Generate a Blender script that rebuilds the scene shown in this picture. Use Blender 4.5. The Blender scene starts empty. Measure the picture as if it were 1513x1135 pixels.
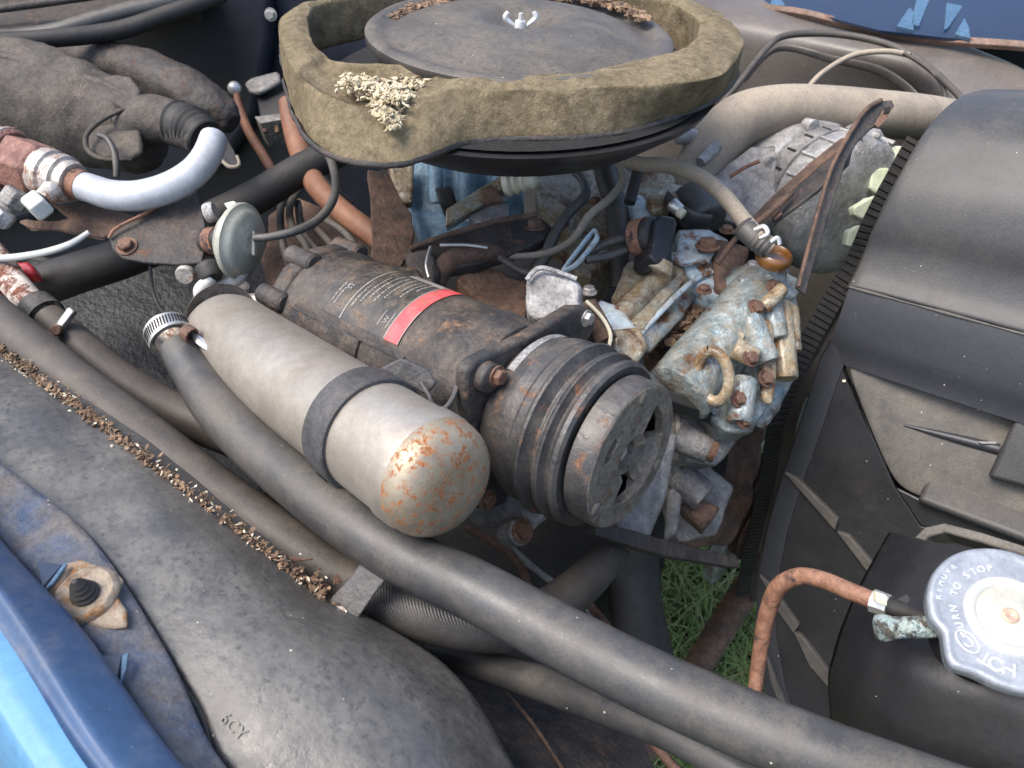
import bpy, math, random
from mathutils import Vector, Matrix, noise
random.seed(7)
R = math.radians
scene = bpy.context.scene
# ------------------------------------------------------------ camera
FPX, CX, CY = 1136.0, 756.5, 567.5
PITCH, AZ, CAMZ = R(40), R(48), 1.25
FH = Vector((-math.cos(AZ), math.sin(AZ), 0)); RT = Vector((math.sin(AZ), math.cos(AZ), 0))
FW = FH*math.cos(PITCH) - Vector((0,0,1))*math.sin(PITCH)
UP = FH*math.sin(PITCH) + Vector((0,0,1))*math.cos(PITCH)
CAM = Vector((0,0,CAMZ))
cam = bpy.data.cameras.new('camera'); camo = bpy.data.objects.new('camera', cam)
scene.collection.objects.link(camo); scene.camera = camo
cam.sensor_width = 36; cam.lens = FPX/1513*36; cam.clip_start = .01; cam.clip_end = 200
m = Matrix((RT, UP, -FW)).transposed().to_4x4(); m.translation = CAM; camo.matrix_world = m
cam.dof.use_dof = True; cam.dof.focus_distance = .56; cam.dof.aperture_fstop = 14
# ------------------------------------------------------------ sky, sun, exposure
w = bpy.data.worlds.new('World'); scene.world = w; w.use_nodes = True
nt = w.node_tree; bg = nt.nodes['Background']
sky = nt.nodes.new('ShaderNodeTexSky'); sky.sky_type = 'NISHITA'; sky.sun_disc = False
SUN_EL, SUN_AZ = R(60), R(245)      # direction towards the sun, azimuth from +X counter-clockwise
sky.sun_elevation = SUN_EL; sky.sun_rotation = R(90) - SUN_AZ
sky.air_density = 1.0; sky.dust_density = 3.0; sky.ozone_density = 1.0
nt.links.new(sky.outputs[0], bg.inputs[0]); bg.inputs[1].default_value = .15
sl = bpy.data.lights.new('sun', 'SUN'); so = bpy.data.objects.new('sun', sl); scene.collection.objects.link(so)
sl.energy = 1.5; sl.angle = R(32); sl.color = (1, .95, .88)
sd = Vector((math.cos(SUN_EL)*math.cos(SUN_AZ), math.cos(SUN_EL)*math.sin(SUN_AZ), math.sin(SUN_EL)))
so.rotation_euler = sd.to_track_quat('Z', 'Y').to_euler()
so.location = sd*3
vs = scene.view_settings; vs.view_transform = 'Standard'; vs.look = 'None'; vs.gamma = 1; vs.exposure = 1.28
# ------------------------------------------------------------ points
def P(px, py, d): return CAM + RT*((px-CX)/FPX*d) + UP*((CY-py)/FPX*d) + FW*d
def Zp(px, py, z):
    v = RT*((px-CX)/FPX) + UP*((CY-py)/FPX) + FW
    return CAM + v*((z-CAMZ)/v.z)
def plane(a, b, c):
    a, b, c = P(*a), P(*b), P(*c); n = (b-a).cross(c-a).normalized()
    if n.dot(CAM-a) < 0: n = -n
    return a, n
def hit(px, py, pl):
    v = RT*((px-CX)/FPX) + UP*((CY-py)/FPX) + FW
    return CAM + v*((pl[0]-CAM).dot(pl[1])/v.dot(pl[1]))
def px2m(w, d): return w*d/FPX
# ------------------------------------------------------------ object helpers
COL = scene.collection; WL = {}
def thing(name, label, cat, loc, group=None):
    o = bpy.data.objects.new(name, None); COL.objects.link(o); o.location = loc; o.empty_display_size = .02
    o['label'] = label; o['category'] = cat
    if group: o['group'] = group
    WL[o.name] = Vector(loc); return o
def obj(name, vf, mat, parent=None, smooth=35, bev=0, sub=0, disp=None, seg=2, simple=False, kind=None, label=None):
    V, F = vf; V = [Vector(v) for v in V]
    c = sum(V, Vector())/len(V)
    me = bpy.data.meshes.new(name); me.from_pydata([v-c for v in V], [], F); me.update()
    o = bpy.data.objects.new(name, me); COL.objects.link(o); me.materials.append(mat)
    if parent is not None: o.parent = parent; o.location = c - WL[parent.name]
    else: o.location = c
    WL[o.name] = c
    import bmesh
    bm = bmesh.new(); bm.from_mesh(me); bmesh.ops.recalc_face_normals(bm, faces=bm.faces); bm.to_mesh(me); bm.free()
    if bev:
        b = o.modifiers.new('bevel', 'BEVEL'); b.width = bev; b.segments = seg; b.limit_method = 'ANGLE'; b.angle_limit = R(40)
    if sub:
        s = o.modifiers.new('sub', 'SUBSURF'); s.levels = s.render_levels = sub
        if simple: s.subdivision_type = 'SIMPLE'
    if disp:
        t = bpy.data.textures.new(name+'_lumps', 'CLOUDS'); t.noise_scale = disp[1]; t.noise_depth = 3
        d = o.modifiers.new('lumps', 'DISPLACE'); d.texture = t; d.strength = disp[0]; d.mid_level = .5
        d.texture_coords = 'GLOBAL'
    if smooth:
        for p in me.polygons: p.use_smooth = True
        if not sub or simple:
            try: me.set_sharp_from_angle(angle=R(smooth))
            except Exception: pass
    if kind: o['kind'] = kind
    if label: o['label'] = label
    return o
def tag(o, label, cat, group=None, kind=None):
    o['label'] = label; o['category'] = cat
    if group: o['group'] = group
    if kind: o['kind'] = kind
    return o
def join(*ms):
    V, F = [], []
    for v, f in ms:
        n = len(V); V += list(v); F += [tuple(i+n for i in q) for q in f]
    return V, F
def frame(a):
    a = a.normalized(); u = Vector((0,0,1)) - a*a.z
    if u.length < .05: u = Vector((1,0,0)) - a*a.x
    u.normalize(); return u, a.cross(u)
def lathe(A, B, prof, n=48, th0=0, th1=None):
    """prof: (t metres from A towards B, radius); partial when th1 given"""
    a = (B-A).normalized(); u, v = frame(a); V, F = [], []
    full = th1 is None; k = n if full else n+1
    for t, r in prof:
        for i in range(k):
            th = th0 + (2*math.pi*i/n if full else (th1-th0)*i/n)
            V.append(A + a*t + (u*math.cos(th) + v*math.sin(th))*max(r, 1e-5))
    for j in range(len(prof)-1):
        for i in range(n):
            i2 = (i+1) % k
            F.append((j*k+i, j*k+i2, (j+1)*k+i2, (j+1)*k+i))
    return V, F
def spline(pts, sub):
    out = []; n = len(pts)
    for i in range(n-1):
        p0, p1, p2, p3 = pts[max(i-1,0)], pts[i], pts[i+1], pts[min(i+2,n-1)]
        for s in range(sub):
            t = s/sub
            out.append(tuple(.5*((2*b)+(c-a)*t+(2*a-5*b+4*c-d)*t*t+(-a+3*b-3*c+d)*t**3) for a,b,c,d in zip(p0,p1,p2,p3)))
    out.append(tuple(pts[-1])); return out
def tube(pts, n=20, sub=8, caps=True, rib=None, flat=None):
    """pts: (px, py, depth, width in photo pixels)"""
    raw = [(*P(x,y,d), px2m(w_, d)/2) for x,y,d,w_ in pts]
    return wtube(raw, n, sub, caps, rib, flat)
def wtube(raw, n=20, sub=8, caps=True, rib=None, flat=None):
    S = spline(raw, sub); V, F = [], []
    pos = [Vector(s[:3]) for s in S]; L = 0
    T = [(pos[min(i+1,len(pos)-1)]-pos[max(i-1,0)]).normalized() for i in range(len(pos))]
    u, v = frame(T[0])
    for i, p in enumerate(pos):
        u = (u - T[i]*u.dot(T[i])).normalized(); v = T[i].cross(u)
        if i: L += (p-pos[i-1]).length
        r = S[i][3]*(1 + (rib[0]*math.sin(L*rib[1]) if rib else 0))
        for k in range(n):
            a = 2*math.pi*k/n
            V.append(p + (u*math.cos(a) + v*math.sin(a)*(flat or 1))*r)
    for i in range(len(pos)-1):
        for k in range(n):
            k2 = (k+1) % n; F.append((i*n+k, i*n+k2, (i+1)*n+k2, (i+1)*n+k))
    if caps: F.append(tuple(range(n))[::-1]); F.append(tuple((len(pos)-1)*n+k for k in range(n)))
    return V, F
def prism(pts, th):
    n = len(pts); V = [Vector(p) for p in pts] + [Vector(p)+th for p in pts]
    F = [tuple(range(n)), tuple(range(n, 2*n))[::-1]] + [(i, (i+1) % n, n+(i+1) % n, n+i) for i in range(n)]
    return V, F
def slab(poly, pl, th):
    """photo outline laid on plane pl, with real thickness th away from the viewer side"""
    return prism([hit(x, y, pl) for x, y in poly], -pl[1]*th)
def box(c, ux, uy, uz):
    V = [c + ux*i + uy*j + uz*k for i in (-1,1) for j in (-1,1) for k in (-1,1)]
    return V, [(0,1,3,2),(4,6,7,5),(0,4,5,1),(2,3,7,6),(0,2,6,4),(1,5,7,3)]
def grid(rows):
    V = [Vector(p) for r in rows for p in r]; n = len(rows[0])
    return V, [(j*n+i, j*n+i+1, (j+1)*n+i+1, (j+1)*n+i) for j in range(len(rows)-1) for i in range(n-1)]
def solid(vf, vec):
    V, F = vf; n = len(V); edges = {}
    for f in F:
        for i in range(len(f)):
            a, b = f[i], f[(i+1) % len(f)]; edges[(a,b)] = 1
    G = list(F) + [tuple(i+n for i in f[::-1]) for f in F]
    for (a,b) in edges:
        if (b,a) not in edges: G.append((b, a, a+n, b+n))
    return [Vector(v) for v in V] + [Vector(v)+vec for v in V], G
def bolt(name, c, ax, s, mat, parent, washer=True):
    """hex bolt head with washer; c seat point, ax outward, s across-corner radius"""
    ax = ax.normalized(); parts = []
    if washer: parts.append(lathe(c, c+ax, [(0,0),(0,s*1.35),(s*.22,s*1.35),(s*.22,0)], 20))
    parts.append(lathe(c, c+ax, [(s*.2,s),(s*.85,s),(s*1.0,s*.85),(s*1.0,0)], 6))
    return obj(name, join(*parts), mat, parent, smooth=30)
def disc(A, ax, r, th, n=40): return lathe(A, A+ax, [(0,0),(0,r),(th,r),(th,0)], n)
def clampband(A, B, r, w_, mat, parent, name='clamp', scr=None, label=None, ang=0):
    o = obj(name, lathe(A, B, [(0,r),(0,r+.0012),(w_,r+.0012),(w_,r),(0,r)], 40), mat, parent, label=label)
    return o
# ------------------------------------------------------------ materials
def nd(t, ty, **kw):
    n = t.nodes.new(ty)
    for k, v in kw.items(): setattr(n, k, v)
    return n
def G(name, c1, c2=None, scale=30, dust=None, dustamt=.5, rust=None, rustamt=.4, rscale=45, rough=.5, metal=0, bump=.3, bscale=250,
      speck=0, coat=0, soft=.12, fibre=False, contrast=(.35,.65), spec=.5, weave=0, streak=1.0, dustup=True, blotch=.6, grain=.42, dfine=True):
    if bump < .28: grain *= .38
    else: bump *= 1.6
    m = bpy.data.materials.new(name); m.use_nodes = True; t = m.node_tree; b = t.nodes['Principled BSDF']
    tc = nd(t, 'ShaderNodeTexCoord'); oi = nd(t, 'ShaderNodeObjectInfo')
    mp = nd(t, 'ShaderNodeVectorMath', operation='ADD'); sc = nd(t, 'ShaderNodeVectorMath', operation='SCALE'); sc.inputs['Scale'].default_value = 5
    cb = nd(t, 'ShaderNodeCombineXYZ')
    for i in range(3): t.links.new(oi.outputs['Random'], cb.inputs[i])
    t.links.new(cb.outputs[0], sc.inputs[0]); t.links.new(tc.outputs['Object'], mp.inputs[0]); t.links.new(sc.outputs[0], mp.inputs[1])
    vec = mp.outputs[0]
    def N(s, det=6, ro=.6, dist=0):
        n = nd(t, 'ShaderNodeTexNoise'); n.inputs['Scale'].default_value = s; n.inputs['Detail'].default_value = det
        n.inputs['Roughness'].default_value = ro; n.inputs['Distortion'].default_value = dist; t.links.new(vec, n.inputs['Vector']); return n.outputs['Fac']
    def ramp(f, lo, hi):
        n = nd(t, 'ShaderNodeMapRange'); n.interpolation_type = 'SMOOTHSTEP'; n.inputs[1].default_value = lo; n.inputs[2].default_value = hi
        t.links.new(f, n.inputs[0]); return n.outputs[0]
    def mix(f, a, bcol):
        n = nd(t, 'ShaderNodeMix', data_type='RGBA')
        if isinstance(f, float): n.inputs[0].default_value = f
        else: t.links.new(f, n.inputs[0])
        for x, i in ((a,6),(bcol,7)):
            if isinstance(x, tuple): n.inputs[i].default_value = (*x, 1)
            else: t.links.new(x, n.inputs[i])
        return n.outputs[2]
    def mul(a, bb):
        n = nd(t, 'ShaderNodeMath', operation='MULTIPLY'); t.links.new(a, n.inputs[0])
        if isinstance(bb, (float, int)): n.inputs[1].default_value = bb
        else: t.links.new(bb, n.inputs[1])
        return n.outputs[0]
    c2 = c2 or tuple(x*1.7 for x in c1)
    col = mix(ramp(N(scale, 8, .65), *contrast), c1, c2)
    fine = N(bscale, 4, .6)
    masks = []
    if dust:
        f0 = ramp(N(scale*1.7, 8, .7, .3), .60-dustamt*.4, .60-dustamt*.4+.45)
        fm = nd(t, 'ShaderNodeMapRange'); fm.inputs[3].default_value = (1-blotch)*dustamt; fm.inputs[4].default_value = (1-blotch)*dustamt + blotch
        t.links.new(f0, fm.inputs[0]); f = fm.outputs[0]
        if dustup:
            gm = nd(t, 'ShaderNodeNewGeometry'); sp = nd(t, 'ShaderNodeSeparateXYZ'); t.links.new(gm.outputs['Normal'], sp.inputs[0])
            upf = nd(t, 'ShaderNodeMapRange'); upf.inputs[1].default_value = -.2; upf.inputs[2].default_value = .9
            upf.inputs[3].default_value = .25; t.links.new(sp.outputs[2], upf.inputs[0]); f = mul(f, upf.outputs[0])
        f = mul(f, ramp(N(bscale*1.3, 5, .7), .25, .55)) if dfine else f; f = mul(f, min(1., .35+dustamt*.6))
        col = mix(f, col, dust); masks.append(f)
    if rust:
        f = ramp(N(rscale, 9, .72, .4), .72-rustamt*.4, .72-rustamt*.4+soft)
        rc = mix(ramp(N(rscale*4, 5, .7), .35, .65), rust, tuple(x*.45 for x in rust))
        col = mix(f, col, rc); masks.append(f)
    if speck:
        vo = nd(t, 'ShaderNodeTexVoronoi'); vo.inputs['Scale'].default_value = 260; t.links.new(vec, vo.inputs['Vector'])
        se = nd(t, 'ShaderNodeSeparateColor'); t.links.new(vo.outputs['Color'], se.inputs[0])
        sz = nd(t, 'ShaderNodeMath', operation='POWER'); t.links.new(se.outputs[1], sz.inputs[0]); sz.inputs[1].default_value = 3
        sz2 = nd(t, 'ShaderNodeMath', operation='MULTIPLY_ADD'); t.links.new(sz.outputs[0], sz2.inputs[0]); sz2.inputs[1].default_value = .13; sz2.inputs[2].default_value = .05
        s1 = nd(t, 'ShaderNodeMath', operation='LESS_THAN'); t.links.new(vo.outputs['Distance'], s1.inputs[0]); t.links.new(sz2.outputs[0], s1.inputs[1])
        s2 = nd(t, 'ShaderNodeMath', operation='LESS_THAN'); s2.inputs[1].default_value = speck; t.links.new(se.outputs[0], s2.inputs[0])
        col = mix(mul(s1.outputs[0], s2.outputs[0]), col, (.5,.47,.4))
    gr = nd(t, 'ShaderNodeMapRange'); gr.inputs[1].default_value = .3; gr.inputs[2].default_value = .7
    gr.inputs[3].default_value = 1-grain; gr.inputs[4].default_value = 1+grain; t.links.new(N(150, 7, .8), gr.inputs[0])
    gx = nd(t, 'ShaderNodeVectorMath', operation='SCALE'); t.links.new(col, gx.inputs[0]); t.links.new(gr.outputs[0], gx.inputs['Scale']); col = gx.outputs[0]
    # rough variation
    rr = nd(t, 'ShaderNodeMapRange'); rr.inputs[3].default_value = max(.05, rough-.12); rr.inputs[4].default_value = min(1, rough+.18)
    t.links.new(N(scale*2.2, 6, .6), rr.inputs[0]); ro = rr.outputs[0]; me = None
    if masks:
        tot = masks[0]
        for x in masks[1:]:
            n = nd(t, 'ShaderNodeMath', operation='MAXIMUM'); t.links.new(tot, n.inputs[0]); t.links.new(x, n.inputs[1]); tot = n.outputs[0]
        n = nd(t, 'ShaderNodeMix'); t.links.new(tot, n.inputs[0]); t.links.new(ro, n.inputs[2]); n.inputs[3].default_value = .92; ro = n.outputs[0]
        if metal:
            n = nd(t, 'ShaderNodeMix'); t.links.new(tot, n.inputs[0]); n.inputs[2].default_value = metal; n.inputs[3].default_value = 0
            t.links.new(n.outputs[0], b.inputs['Metallic'])
    elif metal: b.inputs['Metallic'].default_value = metal
    t.links.new(col, b.inputs['Base Color']); t.links.new(ro, b.inputs['Roughness'])
    b.inputs['Specular IOR Level'].default_value = spec
    if coat: b.inputs['Coat Weight'].default_value = coat; b.inputs['Coat Roughness'].default_value = .12
    h = fine
    if fibre:
        n = nd(t, 'ShaderNodeTexNoise'); n.inputs['Scale'].default_value = 140; n.inputs['Detail'].default_value = 6; n.inputs['Distortion'].default_value = 3.5
        n.inputs['Roughness'].default_value = .7; t.links.new(vec, n.inputs['Vector']); h = n.outputs['Fac']
    if weave:
        wv = nd(t, 'ShaderNodeTexWave'); wv.inputs['Scale'].default_value = weave; wv.bands_direction = 'DIAGONAL'; t.links.new(vec, wv.inputs['Vector'])
        n = nd(t, 'ShaderNodeMath', operation='ADD'); t.links.new(wv.outputs['Fac'], n.inputs[0]); t.links.new(fine, n.inputs[1]); h = n.outputs[0]
    coarse = N(scale*2.5, 5, .6)
    add = nd(t, 'ShaderNodeMath', operation='MULTIPLY_ADD'); t.links.new(coarse, add.inputs[0]); add.inputs[1].default_value = 1.2; t.links.new(h, add.inputs[2])
    hh = add.outputs[0]
    for x in masks:
        n = nd(t, 'ShaderNodeMath', operation='MULTIPLY_ADD'); t.links.new(x, n.inputs[0]); n.inputs[1].default_value = .5; t.links.new(hh, n.inputs[2]); hh = n.outputs[0]
    bp = nd(t, 'ShaderNodeBump'); bp.inputs['Strength'].default_value = min(1, bump); bp.inputs['Distance'].default_value = .002
    t.links.new(hh, bp.inputs['Height']); t.links.new(bp.outputs[0], b.inputs['Normal'])
    return m
DUST = (.27,.21,.145); RUST = (.36,.15,.06); LRUST = (.42,.2,.09)
M = dict(
 plastic = G('black_plastic', (.016,.018,.022), (.022,.024,.03), 9, (.2,.18,.15), .22, blotch=.3, rough=.36, bump=.08, spec=.45, speck=.05, bscale=500),
 plastic_dusty = G('dusty_black_plastic', (.04,.039,.037), (.07,.065,.058), 16, (.21,.185,.15), .8, blotch=.7, rough=.5, bump=.2, bscale=500, speck=.08),
 cowl = G('dusty_cowl_plastic', (.016,.018,.022), (.024,.026,.031), 7, (.17,.15,.12), .62, blotch=.55, rough=.4, bump=.12, speck=.04, bscale=500),
 coupling = G('red_rust_coupling', (.13,.05,.038), (.24,.11,.08), 50, (.40,.32,.27), .45, rough=.7, bump=.35),
 tank = G('radiator_tank_black', (.011,.012,.014), (.018,.019,.022), 14, DUST, .16, blotch=.5, rough=.33, bump=.1, spec=.4, speck=.04),
 hose = G('grey_black_rubber', (.024,.026,.030), (.042,.044,.048), 14, (.15,.13,.10), .75, blotch=.8, rust=(.10,.092,.08), rustamt=.42, rscale=24, soft=.3, rough=.3, bump=.08, bscale=600, speck=.04),
 hose_brown = G('brown_dusty_rubber', (.035,.031,.028), (.06,.052,.045), 18, (.2,.16,.12), .5, rough=.5, bump=.15, bscale=500, speck=.05),
 braid = G('braided_rubber', (.03,.029,.028), (.05,.048,.045), 18, (.2,.16,.12), .35, rough=.4, bump=.25, weave=230),
 hose_tan = G('tan_dusty_hose', (.14,.12,.10), (.20,.17,.135), 12, (.42,.35,.26), .9, rough=.7, bump=.15, bscale=500),
 dark_rubber = G('dark_rubber', (.012,.012,.012), (.025,.024,.023), 20, DUST, .2, rough=.6, bump=.2),
 liner = G('liner_plastic', (.032,.032,.033), (.068,.065,.06), 12, (.22,.205,.175), .66, blotch=.7, rough=.28, bump=.27, bscale=160, speck=.06, spec=.7, contrast=(.3,.7)),
 felt = G('olive_felt', (.12,.094,.056), (.21,.168,.104), 40, (.33,.27,.18), .55, rough=1, bump=1.0, fibre=True, spec=.1, contrast=(.3,.68)),
 canister = G('silver_painted_can', (.27,.24,.20), (.45,.405,.345), 7, (.12,.085,.055), .58, blotch=1.1, rough=.36, metal=.5, bump=.08, bscale=400, contrast=(.3,.7)),
 can_dome = G('rusting_silver_dome', (.27,.225,.165), (.40,.345,.26), 14, (.36,.24,.12), .45, rust=(.36,.125,.035), rustamt=.60, rscale=190, soft=.12, rough=.34, metal=.6, bump=.14),
 comp = G('black_paint_rust_dust', (.02,.02,.021), (.05,.045,.042), 22, (.22,.16,.11), .56, blotch=1, rust=(.28,.16,.09), rustamt=.48, rscale=48, rough=.55, bump=.35, soft=.2),
 clutch = G('worn_clutch_steel', (.04,.04,.042), (.09,.085,.08), 25, (.23,.19,.15), .55, blotch=.9, rust=(.24,.12,.065), rustamt=.42, rscale=60, rough=.40, metal=.3, bump=.27),
 clutch_face = G('clutch_face', (.085,.08,.073), (.14,.128,.11), 35, (.30,.24,.165), .7, blotch=.8, rust=(.2,.13,.08), rustamt=.5, rscale=90, rough=.6, metal=.15, bump=.35, dustup=False),
 strap = G('black_strap', (.03,.032,.036), (.055,.056,.06), 30, DUST, .4, rough=.5, bump=.3),
 alu = G('cast_aluminium', (.24,.235,.23), (.50,.49,.48), 40, (.15,.12,.09), .6, blotch=.9, rough=.55, metal=.55, bump=.5, bscale=420),
 alu_dark = G('grimy_aluminium', (.17,.165,.16), (.33,.32,.3), 40, (.16,.12,.09), .5, rough=.55, metal=.5, bump=.5),
 steel = G('zinc_steel', (.48,.47,.44), (.62,.61,.58), 60, (.3,.24,.17), .3, rough=.35, metal=.8, bump=.15),
 steel_rusty = G('rusty_zinc', (.42,.38,.33), (.55,.5,.45), 60, None, rust=(.33,.15,.08), rustamt=.55, rough=.45, metal=.5, bump=.3),
 silver = G('silver_tube', (.37,.39,.42), (.46,.48,.51), 20, (.30,.25,.19), .45, blotch=1, rough=.42, metal=.2, bump=.05),
 engine = G('blue_paint_rust', (.17,.24,.26), (.38,.45,.46), 45, (.25,.17,.08), .78, blotch=1, rust=(.15,.06,.02), rustamt=.52, rscale=26, rough=.3, metal=.4, bump=.5, soft=.14, coat=.45, dustup=False),
 engine_gold = G('blue_paint_heavy_rust', (.34,.35,.28), (.55,.55,.46), 30, (.28,.16,.05), .95, blotch=1.0, rust=(.17,.062,.015), rustamt=.58, rscale=26, rough=.28, metal=.4, bump=.5, soft=.16, coat=.45, dustup=False),
 engine_blue = G('faded_blue_paint', (.10,.19,.27), (.24,.38,.47), 25, (.25,.17,.08), .35, rust=(.25,.12,.05), rustamt=.25, rough=.4, bump=.3),
 pale_blue = G('pale_blue_paint', (.30,.42,.48), (.48,.58,.62), 25, (.3,.2,.1), .7, blotch=.9, rust=(.2,.08,.025), rustamt=.56, rough=.35, bump=.25, coat=.3),
 rust = G('rusted_iron', (.085,.04,.024), (.18,.10,.062), 45, (.28,.19,.12), .5, rough=.85, bump=.6),
 rust_dark = G('dark_rusted_iron', (.05,.032,.026), (.13,.075,.05), 40, (.26,.17,.11), .4, rough=.8, bump=.5),
 rust_black = G('black_iron_rusting', (.022,.021,.021), (.045,.039,.036), 35, (.24,.15,.09), .4, blotch=.9, rust=(.3,.12,.06), rustamt=.3, rough=.6, bump=.4),
 rib = G('dusty_rib', (.045,.04,.036), (.07,.062,.054), 20, (.16,.135,.105), .5, rough=.6, bump=.2),
 copper = G('rusty_brown_tube', (.15,.065,.036), (.235,.11,.065), 60, (.5,.35,.25), .4, rust=(.03,.03,.04), rustamt=.5, rough=.7, bump=.3),
 copper_plain = G('orange_brown_hose', (.15,.065,.035), (.22,.10,.055), 30, DUST, .2, rough=.6, bump=.15),
 rust_fitting = G('red_brown_fitting', (.075,.03,.02), (.16,.075,.045), 50, (.28,.2,.14), .6, rough=.7, bump=.35),
 heater = G('dusty_moulded_case', (.03,.028,.026), (.065,.057,.05), 22, (.2,.155,.115), .6, blotch=.8, rough=.75, bump=.45, bscale=300),
 firewall = G('navy_black_paint', (.008,.01,.016), (.016,.02,.032), 8, (.12,.08,.06), .12, rust=(.2,.1,.06), rustamt=.03, rough=.4, bump=.12),
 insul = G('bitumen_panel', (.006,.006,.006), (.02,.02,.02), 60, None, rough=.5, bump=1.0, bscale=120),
 black = G('black_grime_shade', (.006,.006,.006), (.012,.011,.010), 30, None, rough=.85, bump=.4),  # grime black, also the painted shade of gaps and backings
 white = G('white_plastic', (.5,.5,.47), (.58,.58,.54), 20, (.5,.42,.3), .25, rough=.35, bump=.05),
 cream = G('cream_plastic', (.55,.5,.36), (.66,.6,.45), 30, (.35,.26,.15), .4, rough=.4, bump=.1),
 disc = G('zinc_diaphragm', (.33,.33,.27), (.42,.42,.35), 25, (.33,.29,.2), .35, rough=.35, metal=.15, bump=.1),
 green = G('pale_green_plastic', (.5,.56,.36), (.62,.67,.5), 30, (.4,.35,.24), .4, rough=.5, bump=.15),
 red = G('red_plastic', (.5,.02,.03), (.6,.04,.05), 20, None, rough=.4, bump=.05),
 apron = G('grey_brown_apron', (.065,.056,.05), (.11,.097,.086), 6, (.24,.2,.16), .5, rough=.33, bump=.12, bscale=200, speck=.05),
 apron_trim = G('rusty_edge_trim', (.13,.08,.06), (.2,.13,.1), 30, DUST, .5, rust=RUST, rustamt=.4, rough=.7, bump=.4),
 navy = G('navy_paint', (.006,.016,.038), (.009,.022,.052), 8, DUST, .1, rough=.3, bump=.05, coat=.5),
 blue = G('blue_body_paint', (.022,.058,.135), (.03,.073,.16), 12, (.22,.21,.19), .5, blotch=.9, rough=.42, bump=.08, coat=.15, speck=.08, dustup=False),
 blue_sky_sheen = G('blue_paint_sky_sheen', (.10,.25,.42), (.115,.28,.46), 6, None, rough=.2, bump=.02, coat=1),  # paler than the fender blue: sky reflection put into the colour
 blue_dirty = G('dirty_blue_paint', (.018,.045,.105), (.035,.07,.14), 26, (.13,.115,.10), .95, blotch=1, dfine=False, rust=(.28,.18,.09), rustamt=.16, rscale=30, rough=.5, bump=.3, speck=.1, dustup=False),
 rusty_blue = G('rust_stained_bracket', (.22,.19,.15), (.32,.28,.22), 40, (.2,.11,.05), .6, rust=(.30,.14,.05), rustamt=.58, rough=.6, bump=.3, dustup=False),
 amber = G('amber_grommet', (.09,.032,.006), (.18,.075,.014), 30, (.12,.06,.03), .4, rough=.3, bump=.15, coat=.5),
 verdigris = G('verdigris_brass', (.32,.38,.36), (.42,.42,.36), 90, (.16,.42,.45), .5, rust=(.07,.06,.045), rustamt=.62, rscale=150, rough=.6, metal=.2, bump=.5, dustup=False),
 cap = G('cap_aluminium', (.25,.27,.30), (.33,.35,.375), 30, (.7,.7,.68), .3, rough=.42, metal=.45, bump=.2, dustup=False),
 cap_letter = G('cap_lettering', (.55,.56,.58), (.62,.63,.65), 30, None, rough=.4, metal=.4, bump=.1),
 cap_in = G('cap_centre', (.42,.41,.34), (.50,.48,.42), 30, (.5,.42,.3), .25, rough=.45, metal=.25, bump=.1),
 cap_rim = G('cap_bright_rim', (.55,.55,.54), (.62,.62,.6), 30, None, rough=.35, metal=.3, bump=.1),
 label_black = G('label_black', (.02,.022,.023), (.045,.047,.047), 50, (.22,.16,.105), .62, blotch=.9, rust=(.2,.13,.08), rustamt=.4, rough=.45, bump=.1),
 label_red = G('label_red', (.60,.06,.07), (.68,.10,.105), 60, (.35,.2,.14), .5, blotch=1, rust=(.25,.16,.1), rustamt=.36, rough=.5, bump=.08),
 label_white = G('label_print', (.2,.195,.18), (.3,.29,.27), 60, (.25,.18,.12), .3, rough=.6, bump=.05),
 alt_alu = G('alternator_aluminium', (.30,.295,.285), (.52,.51,.49), 30, (.13,.105,.08), .65, blotch=1, rough=.42, metal=.4, bump=.45, bscale=420),
 litter = G('dry_leaf_litter', (.085,.05,.03), (.30,.2,.125), 90, None, rough=.9, bump=.5),
 litter_pale = G('pale_nest_scraps', (.38,.31,.19), (.6,.53,.38), 70, None, rough=.9, bump=.4),
 seed = G('pale_seeds', (.55,.48,.33), (.7,.64,.5), 60, None, rough=.8, bump=.2),
 slot = G('pale_far_slot', (.04,.09,.15), (.055,.115,.18), 20, None, rough=.3, coat=.5),
 soil = G('dark_turf_soil', (.02,.024,.010), (.045,.05,.022), 20, None, rough=1, bump=.8),
 grass = G('green_grass', (.12,.2,.04), (.22,.3,.09), 12, None, rough=.7, bump=.1),
 straw = G('dry_straw', (.4,.34,.18), (.55,.48,.3), 12, None, rough=.8, bump=.1),
)
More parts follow.
